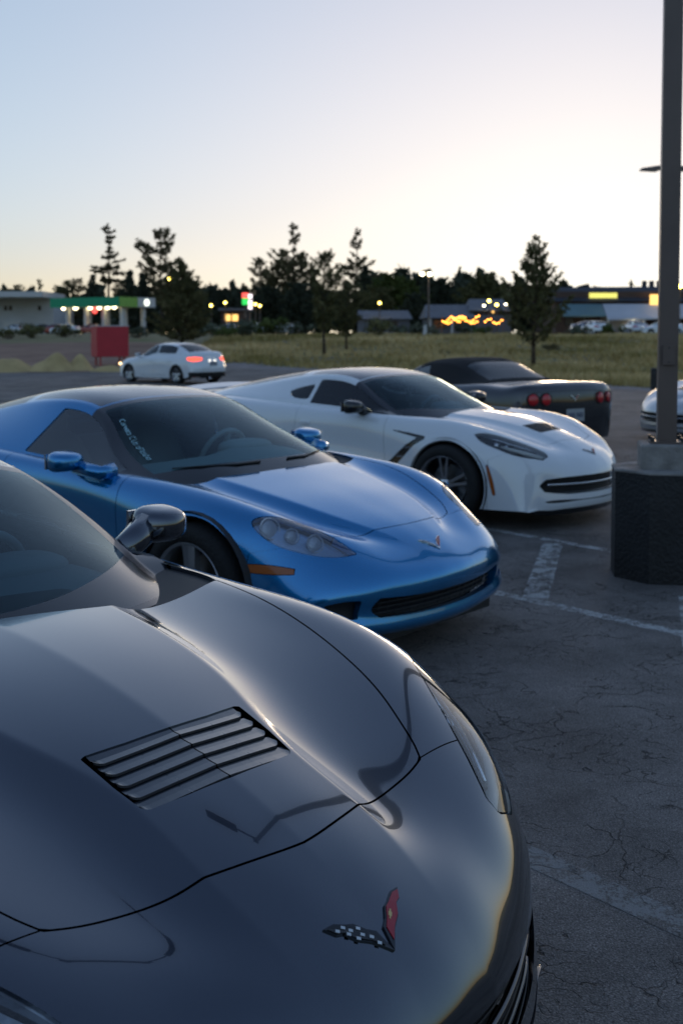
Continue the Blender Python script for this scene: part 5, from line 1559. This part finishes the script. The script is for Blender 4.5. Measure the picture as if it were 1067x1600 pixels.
def conifer(h, seed, bare=.15, width=.22, shape='cone', levels=16, tuft_r=.05, per=7, droop=.15, sparse=0.0, lean=0.0, nt=7, needle_w=.10):
    """trunk and crown meshes of a pine of height h"""
    rnd = random.Random(seed)
    tm = MB(); v, f = [], []
    path = []; n = 9
    for i in range(n):
        t = i / (n - 1)
        path.append((lean * h * t + .008 * h * math.sin(5 * t + seed), .008 * h * math.cos(4 * t + seed) - .008 * h * math.cos(seed), h * .985 * t))
    rad = [max(.012 * h * .12, .017 * h * (1 - t) ** .8 * (1.25 if t == 0 else 1)) for t in [i / (n - 1) for i in range(n)]]
    tm.tube(path, rad, 7)
    def trunk(t):
        x = t * (n - 1); i = min(n - 2, int(x)); w = x - i
        return Vector(path[i]) * (1 - w) + Vector(path[i + 1]) * w
    for l in range(levels):
        t = bare + (1 - bare) * ((l + rnd.uniform(-.25, .25)) / levels); t = min(max(t, bare), .985)
        k = (t - bare) / (1 - bare)
        if shape == 'cone': reach = width * (1 - k) ** .85 * (.55 + .45 * min(1, k * 6 + .4))
        elif shape == 'round': reach = width * (.35 + .65 * (1 - k) ** .5) * (.75 + .35 * math.sin(5 * k + seed)) * min(1, .5 + k * 4) * (1 - .55 * max(0, k - .75) * 4)
        elif shape == 'oval': reach = width * (math.sin(math.pi * min(1, .16 + .84 * k)) ** .7)
        else: reach = width * (.55 + .45 * math.sin(7 * k + seed)) * (1 - k * .45)
        reach = max(reach, .02) * h
        c = trunk(t); nb = max(3, int(per * (1 - .35 * k)))
        a0 = rnd.uniform(0, 6.28)
        for b in range(nb):
            if rnd.random() < sparse: continue
            az = a0 + 2 * math.pi * b / nb + rnd.uniform(-.35, .35)
            L_ = reach * rnd.uniform(.6, 1.15); up = rnd.uniform(.05, .45) + .5 * k - droop
            d = Vector((math.cos(az), math.sin(az), up)).normalized()
            e = c + d * L_ + Vector((0, 0, .12 * L_))
            m_ = (c + e) / 2 - Vector((0, 0, .06 * L_))
            tm.tube([c, m_, e], [.0045 * h * (1 - .6 * k), .003 * h * (1 - .5 * k), .0012 * h], 4)
            steps = max(2, int(L_ / (tuft_r * h * .75)))
            for s in range(steps + 1):
                q = .28 + .72 * s / steps
                pt = c * (1 - q) ** 2 + m_ * 2 * q * (1 - q) + e * q * q
                side = d.cross(Vector((0, 0, 1))).normalized()
                for sg in ((-1, 1) if s < steps else (0,)):
                    off = side * sg * L_ * .22 * (1.1 - q) * rnd.uniform(.4, 1.6) + Vector((0, 0, rnd.uniform(-.02, .05) * L_))
                    tuft(v, f, pt + off, tuft_r * h * rnd.uniform(.75, 1.25), (d + Vector((0, 0, .5)) + side * sg * .6).normalized(), rnd, nt, needle_w)
    tuft(v, f, trunk(.985), tuft_r * h, Vector((0, 0, 1)), rnd, 9, needle_w)
    tme = tm.mesh('trunk', True); cme = mesh_from('crown', v, f)
    return tme, cme

def tree(protos, px, py, d, hpx, name, label, crown_mat, group=None, rz=None, cat='tree', sink=0.0):
    """stand a tree with its foot at the terrain below pixel column px; hpx = its top in the photo"""
    q = at(px, 520, d); z0 = gz(q.x, d); top = at(px, hpx, d).z
    tme, cme, h0 = protos
    s = (top - z0) / h0
    o = empty(name, (q.x, d, z0 - sink), rz if rz is not None else random.uniform(0, 6.28), label, cat, group)
    o.scale = (s, s, s)
    link_mesh('trunk', tme, MATS['bark'], o); link_mesh('crown', cme, MATS[crown_mat], o)
    return o
def proto(h, *a, **k): return (*conifer(h, *a, **k), h)

# young pines in the field, each its own
near = 'young pines standing in the field'
tree(proto(6, 11, bare=.16, width=.40, levels=17, tuft_r=.034, per=7, droop=-.50, sparse=.25, nt=7, needle_w=.15), 835, 575, 52, 364, 'pine_tree', 'young cone-shaped pine standing alone above the dark convertible', 'needles', near, .4)
tree(proto(6, 23, bare=.25, width=.36, shape='round', levels=15, tuft_r=.036, per=7, droop=-.15, sparse=.25, nt=7, needle_w=.15), 507, 560, 62, 398, 'pine_tree', 'left and taller of the two young pines that stand close together', 'needles', near, 1.0)
tree(proto(6, 37, bare=.20, width=.40, shape='round', levels=13, tuft_r=.038, per=7, droop=-.15, sparse=.2, nt=7, needle_w=.15), 541, 556, 66, 436, 'pine_tree', 'right and broader of the two young pines that stand close together', 'needles', near, 2.0)
tree(proto(6, 41, bare=.05, width=.46, shape='cone', levels=19, tuft_r=.038, per=9, droop=-.1, sparse=.1, nt=8, needle_w=.15), 284, 545, 72, 402, 'pine_tree', 'broad dense pine beside the fuel station, low boughs to the ground', 'needles', near, .2)
# tall pines far behind
P_tall = proto(20, 51, bare=.28, width=.27, shape='round', levels=14, tuft_r=.036, per=5, droop=.05, sparse=.28, nt=6, needle_w=.2)
P_round = proto(20, 52, bare=.28, width=.26, shape='oval', levels=13, tuft_r=.040, per=6, droop=.0, sparse=.22, nt=6, needle_w=.2)
P_bare = proto(20, 57, bare=.45, width=.22, shape='ragged', levels=12, tuft_r=.032, per=3, droop=.30, sparse=.30, nt=8, needle_w=.22)
P_fir = proto(20, 54, bare=.06, width=.30, shape='cone', levels=20, tuft_r=.050, per=8, droop=.15, nt=7, needle_w=.25)
P_bush = proto(20, 55, bare=.08, width=.50, shape='oval', levels=14, tuft_r=.075, per=8, droop=.0, nt=7, needle_w=.24)
tg = 'tall pines behind the town'
tree(P_bare, 169, 470, 205, 346, 'pine_tree', 'tall ragged pine with a long bare trunk above the fuel station', 'needles_dry', tg, 2.2)
tree(P_round, 252, 470, 215, 356, 'pine_tree', 'tall round-topped pine behind the dense pine', 'needles_dry', tg, .5)
tree(P_tall, 457, 470, 215, 345, 'pine_tree', 'tallest of the middle pines, left of the two young ones', 'needles_dry', tg, 1.5)
tree(P_round, 440, 470, 222, 388, 'pine_tree', 'dark pine just left of the tallest middle pine', 'needles', tg, 3.0)
tree(P_round, 407, 470, 225, 402, 'pine_tree', 'pale round pine at the left of the middle group', 'needles_dry', tg, 4.2)
tree(P_tall, 556, 470, 210, 354, 'pine_tree', 'tall airy pine behind the right young pine', 'needles_dry', tg, 2.9)
tree(P_fir, 571, 470, 195, 415, 'fir_tree', 'narrow dark fir right of the tall airy pine', 'needles_blue', 'dark firs behind the town', 1.1)
tree(P_fir, 147, 470, 200, 428, 'fir_tree', 'dark pointed fir directly above the green canopy', 'needles_blue', 'dark firs behind the town', 2.0)
tree(P_fir, 205, 470, 196, 421, 'fir_tree', 'dark fir right of the ragged bare pine', 'needles_blue', 'dark firs behind the town', 3.0)
bk = 'trees of the skyline'
for px, d, top, pr, mat, lb in ((28, 230, 444, P_round, 'needles', 'leftmost rounded pine over the white store'), (62, 225, 434, P_tall, 'needles', 'second pine over the white store'), (105, 225, 437, P_round, 'needles', 'pine at the left end of the canopy'),
    (122, 220, 434, P_round, 'needles_dry', 'pale pine left of the pointed fir'), (3, 235, 458, P_bush, 'needles', 'low tree at the left border of the picture'), (222, 205, 425, P_fir, 'needles_blue', 'dark fir left of the round-topped pine'),
    (268, 190, 405, P_tall, 'needles_dry', 'airy pine behind the top of the dense pine'), (310, 200, 428, P_tall, 'needles', 'pine at the right flank of the dense pine'), (188, 215, 440, P_round, 'needles', 'small pine at the foot of the ragged one'),
    (345, 260, 455, P_bush, 'needles_blue', 'low tree left of the lit signs'), (372, 270, 448, P_tall, 'needles_blue', 'thin pine behind the lit signs'), (420, 210, 452, P_bush, 'needles_blue', 'dark bushy tree below the pale round pine'),
    (470, 200, 447, P_bush, 'needles_blue', 'dark bushy tree left of the young pines'), (590, 185, 452, P_bush, 'needles', 'dark bushy tree right of the young pines'), (612, 190, 435, P_bush, 'leaf', 'broad leafy green tree at the middle of the skyline'),
    (632, 195, 440, P_bush, 'leaf', 'leafy green tree right of the broad one'), (650, 180, 462, P_bush, 'needles_blue', 'dark low tree by the tall lit lamp post'), (683, 240, 440, P_bush, 'needles_blue', 'dark tree right of the tall lit lamp post'),
    (705, 250, 444, P_tall, 'needles_blue', 'pointed tree over the lodge roof'), (735, 300, 446, P_bush, 'needles_blue', 'far tree over the lodge'), (757, 220, 433, P_bush, 'needles', 'round dark tree left of the single pine'), (785, 290, 447, P_bush, 'needles_blue', 'far tree just left of the single pine'),
    (713, 170, 478, P_fir, 'needles_blue', 'small fir in front of the lodge'), (530, 185, 460, P_bush, 'needles_blue', 'dark bushy tree between the young pines'), (500, 190, 458, P_bush, 'needles_blue', 'dark bushy tree behind the left young pine'), (852, 280, 452, P_bush, 'needles_blue', 'far tree right of the single pine')):
    tree(pr, px, 470, d, top, 'bushy_tree' if pr is P_bush else ('fir_tree' if pr is P_fir else 'pine_tree'), lb, mat, bk)

# far wooded ridge: reads as one mass
def forest():
    rnd = random.Random(5); v, f = [], []
    for i in range(950):
        d = rnd.uniform(280, 620); x = rnd.uniform(-.36, .36) * d
        px = 533 + x / d * 1750
        z0 = 1.35 + max(0, d - 280) * .016
        h = rnd.uniform(9, 15) * (1.15 if 560 < px < 830 else .9)
        w = h * rnd.uniform(.16, .3); n = 5
        for k in range(40):
            t = rnd.random() ** .8; a = rnd.uniform(0, 6.28); r = w * (1 - t) ** .7 * rnd.uniform(.3, 1.05)
            c = Vector((x + r * math.cos(a), d + r * math.sin(a), z0 + h * t))
            s = h * .13 * rnd.uniform(.6, 1.3); q = len(v)
            e1 = Vector((rnd.gauss(0, 1), rnd.gauss(0, 1), rnd.gauss(0, .6))).normalized() * s; e2 = Vector((rnd.gauss(0, 1), rnd.gauss(0, 1), rnd.gauss(0, 1))).normalized() * s
            v += [tuple(c - e1), tuple(c + e2), tuple(c + e1), tuple(c - e2 * .7 - Vector((0, 0, s * .5)))]
            f.append((q, q + 1, q + 2, q + 3))
    o = link_mesh('forest', mesh_from('forest', v, f), MATS['needles_blue'])
    tag(o, 'far wooded ridge along the horizon', 'forest', kind='stuff')
forest()

# shrubs
def shrub_mesh(seed, n=420, leaf=.09):
    rnd = random.Random(seed); v, f = [], []; st = MB()
    cl = [(Vector((rnd.gauss(0, .32), rnd.gauss(0, .32), rnd.uniform(.25, .72))), rnd.uniform(.2, .36)) for _ in range(9)]
    for i, (c, r) in enumerate(cl):
        st.bar((0, 0, 0), c, .025, .008, 4)
        for k in range(n // 9):
            a = Vector((rnd.gauss(0, 1), rnd.gauss(0, 1), rnd.gauss(0, 1))).normalized(); p_ = c + a * r * rnd.uniform(.55, 1.1)
            e1 = a.orthogonal().normalized() * leaf * rnd.uniform(.6, 1.3); e2 = (a.cross(e1).normalized() + a * rnd.uniform(-.6, .6)) * leaf * .6; q = len(v)
            v += [tuple(p_ - e1), tuple(p_ + e2), tuple(p_ + e1), tuple(p_ - e2)]; f.append((q, q+1, q+2, q+3))
    return st.mesh('stem'), mesh_from('foliage', v, f)
SH = [shrub_mesh(3), shrub_mesh(9), shrub_mesh(15)]
def shrub(px, d, wpx, mat, label, i=0, hs=1.0, group='shrubs at the edge of the field'):
    q = at(px, 520, d); s = wpx * d / 1750 / 1.5
    o = empty('shrub', (q.x, d, gz(q.x, d) - .05), random.uniform(0, 6.28), label, 'shrub', group); o.scale = (s, s, s * hs)
    link_mesh('stem', SH[i][0], MATS['bark'], o); link_mesh('foliage', SH[i][1], MATS[mat], o)
shrub(592, 86, 44, 'needles', 'dark round bush standing clear in the field right of the young pines', 0, 1.15)
for k, (px, d, w, mat, lb) in enumerate(((385, 88, 60, 'sage', 'grey-green bush at the left end of the field'), (425, 92, 70, 'leaf', 'wide green bush below the parked cars in the middle'), (465, 90, 50, 'sage', 'grey-green bush left of the young pine trunks'), (355, 84, 40, 'leaf', 'green bush right of the white sedan'),
    (620, 95, 40, 'sage', 'pale bush right of the dark round one'), (648, 97, 46, 'sage', 'pale bush below the tall lit lamp post'), (725, 96, 50, 'sage', 'pale bush in front of the string lights'), (755, 94, 36, 'leaf', 'small green bush below the string lights'), (700, 60, 26, 'needles_dry', 'brown tussock in the field right of centre'),
    (862, 66, 28, 'needles_dry', 'brown tussock right of the single pine'), (905, 96, 40, 'sage', 'pale bush right of the single pine'), (950, 100, 44, 'leaf', 'green bush in front of the grey wall'), (50, 84, 50, 'needles', 'dark bush on the bank below the white store'), (100, 86, 46, 'needles', 'dark bush on the bank under the parked cars'), (15, 82, 40, 'needles', 'dark bush at the left border on the bank'), (215, 84, 40, 'sage', 'grey bush behind the red box'), (335, 92, 50, 'sage', 'grey bush at the foot of the dense pine'))):
    shrub(px, d, w, mat, lb, k % 3, .75)
p = at(664, 526, 92); o = empty('marker_post', (p.x, 92, gz(p.x, 92)), 0, 'small white marker post at the far edge of the field', 'post')
MB().box((0, 0, .45), (.35, .3, .9), bev=.05, taper=.7).build('post', MATS['trim_white'], o)

# grass of the field
def grass():
    rnd = random.Random(8); v, f = [], []
    for i in range(30000):
        y = 34 + 62 * rnd.random() ** 1.15; x = rnd.uniform(-.14, .40) * y
        if y < lot_far(x) + 2.4 + .7 * math.sin(x * .9): continue
        if x < -7.5 - .02 * y: continue
        c = math.sin(x * .55 + 1.3 * math.sin(y * .2)) * math.cos(y * .33)
        h = rnd.uniform(.10, .30) * (1 + .55 * c); z = gz(x, y); w = rnd.uniform(.03, .07) * (y / 50)
        for s in range(2):
            a = rnd.uniform(0, 3.14); dx, dy = math.cos(a) * w, math.sin(a) * w; k = len(v); lx, ly = rnd.gauss(0, .5) * h, rnd.gauss(0, .5) * h
            v += [(x - dx, y - dy, z - .02), (x + dx, y + dy, z - .02), (x + lx, y + ly, z + h)]; f.append((k, k+1, k+2))
    tag(link_mesh('grass', mesh_from('grass', v, f), MATS['grass']), 'tall dry and green grass of the field', 'grass', kind='stuff')
grass()

def grit():
    rnd = random.Random(12); v, f = [], []
    for i in range(1600):
        y = 1.6 + 9 * rnd.random() ** 1.6; x = rnd.uniform(-.2, .42) * y + .3
        r = rnd.uniform(.002, .006) * (1.6 if rnd.random() < .08 else 1); k = len(v); z = gz(x, y) + .005
        a = rnd.uniform(0, 6.28)
        pts = [(x + r * rnd.uniform(.7, 1.3) * math.cos(a + t), y + r * rnd.uniform(.7, 1.3) * math.sin(a + t), z) for t in (0, 1.57, 3.14, 4.71)]
        v += pts + [(x, y, z + r * rnd.uniform(.6, 1.2))]
        f += [(k, k+1, k+4), (k+1, k+2, k+4), (k+2, k+3, k+4), (k+3, k, k+4)]
    tag(link_mesh('gravel_grit', mesh_from('gravel_grit', v, f), MATS['gravel']), 'loose grit scattered on the asphalt', 'grit', kind='stuff')
grit()
# ------------------------------------------------------------------ cars, set down
NEW = build_car(True)
OLD = build_car(False)
SOFT = build_car(False, True)
SED = build_sedan()
def car(spec, name, x, y, deg, label, cat, paint, group=None, **roles):
    o = empty(name, (x, y, gz(x, y)), R(deg), label, cat, group)
    rl = {'paint': MATS[paint], 'mirror': MATS[paint], 'roof': MATS['paint_roof'], 'spoiler': MATS['gloss_black'], 'vent': MATS['gloss_black']}
    rl.update({k: MATS[v] for k, v in roles.items()})
    return o, spec.place(o, rl)
sg_ = 'sports cars parked side by side'
grey, _ = car(NEW, 'sports_car', -.57, 2.33, -41.99, 'dark grey sports car nearest the camera with louvred hood vent', 'sports car', 'paint_grey', sg_, rim='rim_dark', vent='paint_vent')
blue, _ = car(OLD, 'sports_car', -.16, 5.92, -39.88, 'bright blue sports coupe with large almond headlights', 'sports car', 'paint_blue', sg_, rim='rim_silver', lamp_lens='lamp_lens_old')
white, _ = car(NEW, 'sports_car', 1.40, 9.67, -40.3, 'white sports coupe with black mirrors behind the blue one', 'sports car', 'paint_white', sg_, mirror='gloss_black', lamp_bowl='gloss_black', spoiler='paint_silver', vent='black_plastic')
conv, _ = car(SOFT, 'convertible', .925, 16.75, 124.5, 'dark convertible with black cloth roof and round red tail lights', 'convertible', 'paint_charcoal')
rightc, _ = car(NEW, 'sports_car', 5.42, 16.5, 199, 'pale sports car half hidden behind the lamp post at the right edge', 'sports car', 'paint_silver', lamp_bowl='gloss_black')
sedan, so = car(SED, 'sedan', -7.1, 41.2, 137, 'white sedan with lit tail lights driving off to the left', 'sedan', 'paint_white')
for sg in (1, -1):
    m = superell((.74, sg * .70, .66), (.07, .07, .05), .9, 10, 6); m.build('running_light', MATS['head_glow'], sedan, True)

# lettering down the edge of the blue car's windshield
fc = bpy.data.curves.new('lettering', 'FONT'); fc.body = 'Corvette Club of Idaho'; fc.size = .052; fc.extrude = .0006; fc.space_character = .95
fo = bpy.data.objects.new('lettering', fc); COL.objects.link(fo)
dg = bpy.context.evaluated_depsgraph_get(); me = bpy.data.meshes.new_from_object(fo.evaluated_get(dg)); bpy.data.objects.remove(fo)
me.name = 'window_lettering'
ts = np.array([v.co[:] for v in me.vertices]); Lx = ts[:, 0].max()
gl = loft(OLD_TOP, creases=(3, 4), du=.025, dv=.022, sig=1.0)
rows = gl.V[(gl.V[:, 6] > .9) & (gl.V[:, 6] < 3.0)]
def on_glass(u, v):
    d = (rows[:, 6] - u) ** 2 + (rows[:, 7] - v) ** 2; i = np.argsort(d)[:4]; w = 1 / (d[i] + 1e-5)
    r_ = (rows[i] * w[:, None]).sum(0) / w.sum(); return r_
A = on_glass(2.55, 2.60); B = on_glass(1.45, 2.62)
pa, pb = Vector(A[:3]), Vector(B[:3]); nn = Vector((A[3:6] + B[3:6]) / 2).normalized()
pa.y *= -1; pb.y *= -1; nn.y *= -1
ex = (pb - pa).normalized(); ey = nn.cross(ex).normalized(); k = (pb - pa).length / Lx
for v_ in me.vertices:
    x, y, z = v_.co; t = x / Lx
    g = on_glass(2.55 + (1.45 - 2.55) * t, 2.60 + .02 * t); q = Vector((g[0], -g[1], g[2])); gn = Vector((g[3], -g[4], g[5]))
    v_.co = q + ey * (y * k) + gn * (.008 + z)
lo = link_mesh('window_lettering', me, MATS['sticker'], blue)

# parked cars far off
pg = 'cars parked in the distance'
for px, d, yaw, paint, lb in ((48, 168, 200, 'paint_charcoal', 'dark car parked beside the white store'), (70, 166, 170, 'paint_red', 'red car parked left of the canopy'), (88, 165, 170, 'paint_white', 'white car parked at the left end of the canopy'), (112, 170, 30, 'paint_silver', 'silver car under the left of the canopy'), (128, 166, 170, 'paint_red', 'pink-red car in front of the canopy columns'), (12, 172, 150, 'paint_silver', 'pale car at the left border by the store'),
    (365, 150, 190, 'paint_charcoal', 'dark car parked left of the white ones in the middle'), (385, 148, 185, 'paint_white', 'white car parked below the lit signs'), (425, 147, 175, 'paint_white', 'white car right of the lit signs'), (340, 155, 180, 'paint_silver', 'silver car by the dense pine'),
    (920, 112, 100, 'paint_white', 'white car by the brown porch'), (945, 114, 10, 'paint_dark_blue', 'dark blue car in front of the grey wall'), (983, 113, 95, 'paint_silver', 'pale car left of the far white one'), (1012, 110, 185, 'paint_white', 'long white car beside the square lamp post'), (1062, 112, 170, 'paint_silver', 'silver car at the right border by the awning')):
    q = at(px, 520, d)
    car(SED, 'parked_car', q.x, d, yaw, lb, 'car', paint, pg, tail_lit='tail_red')
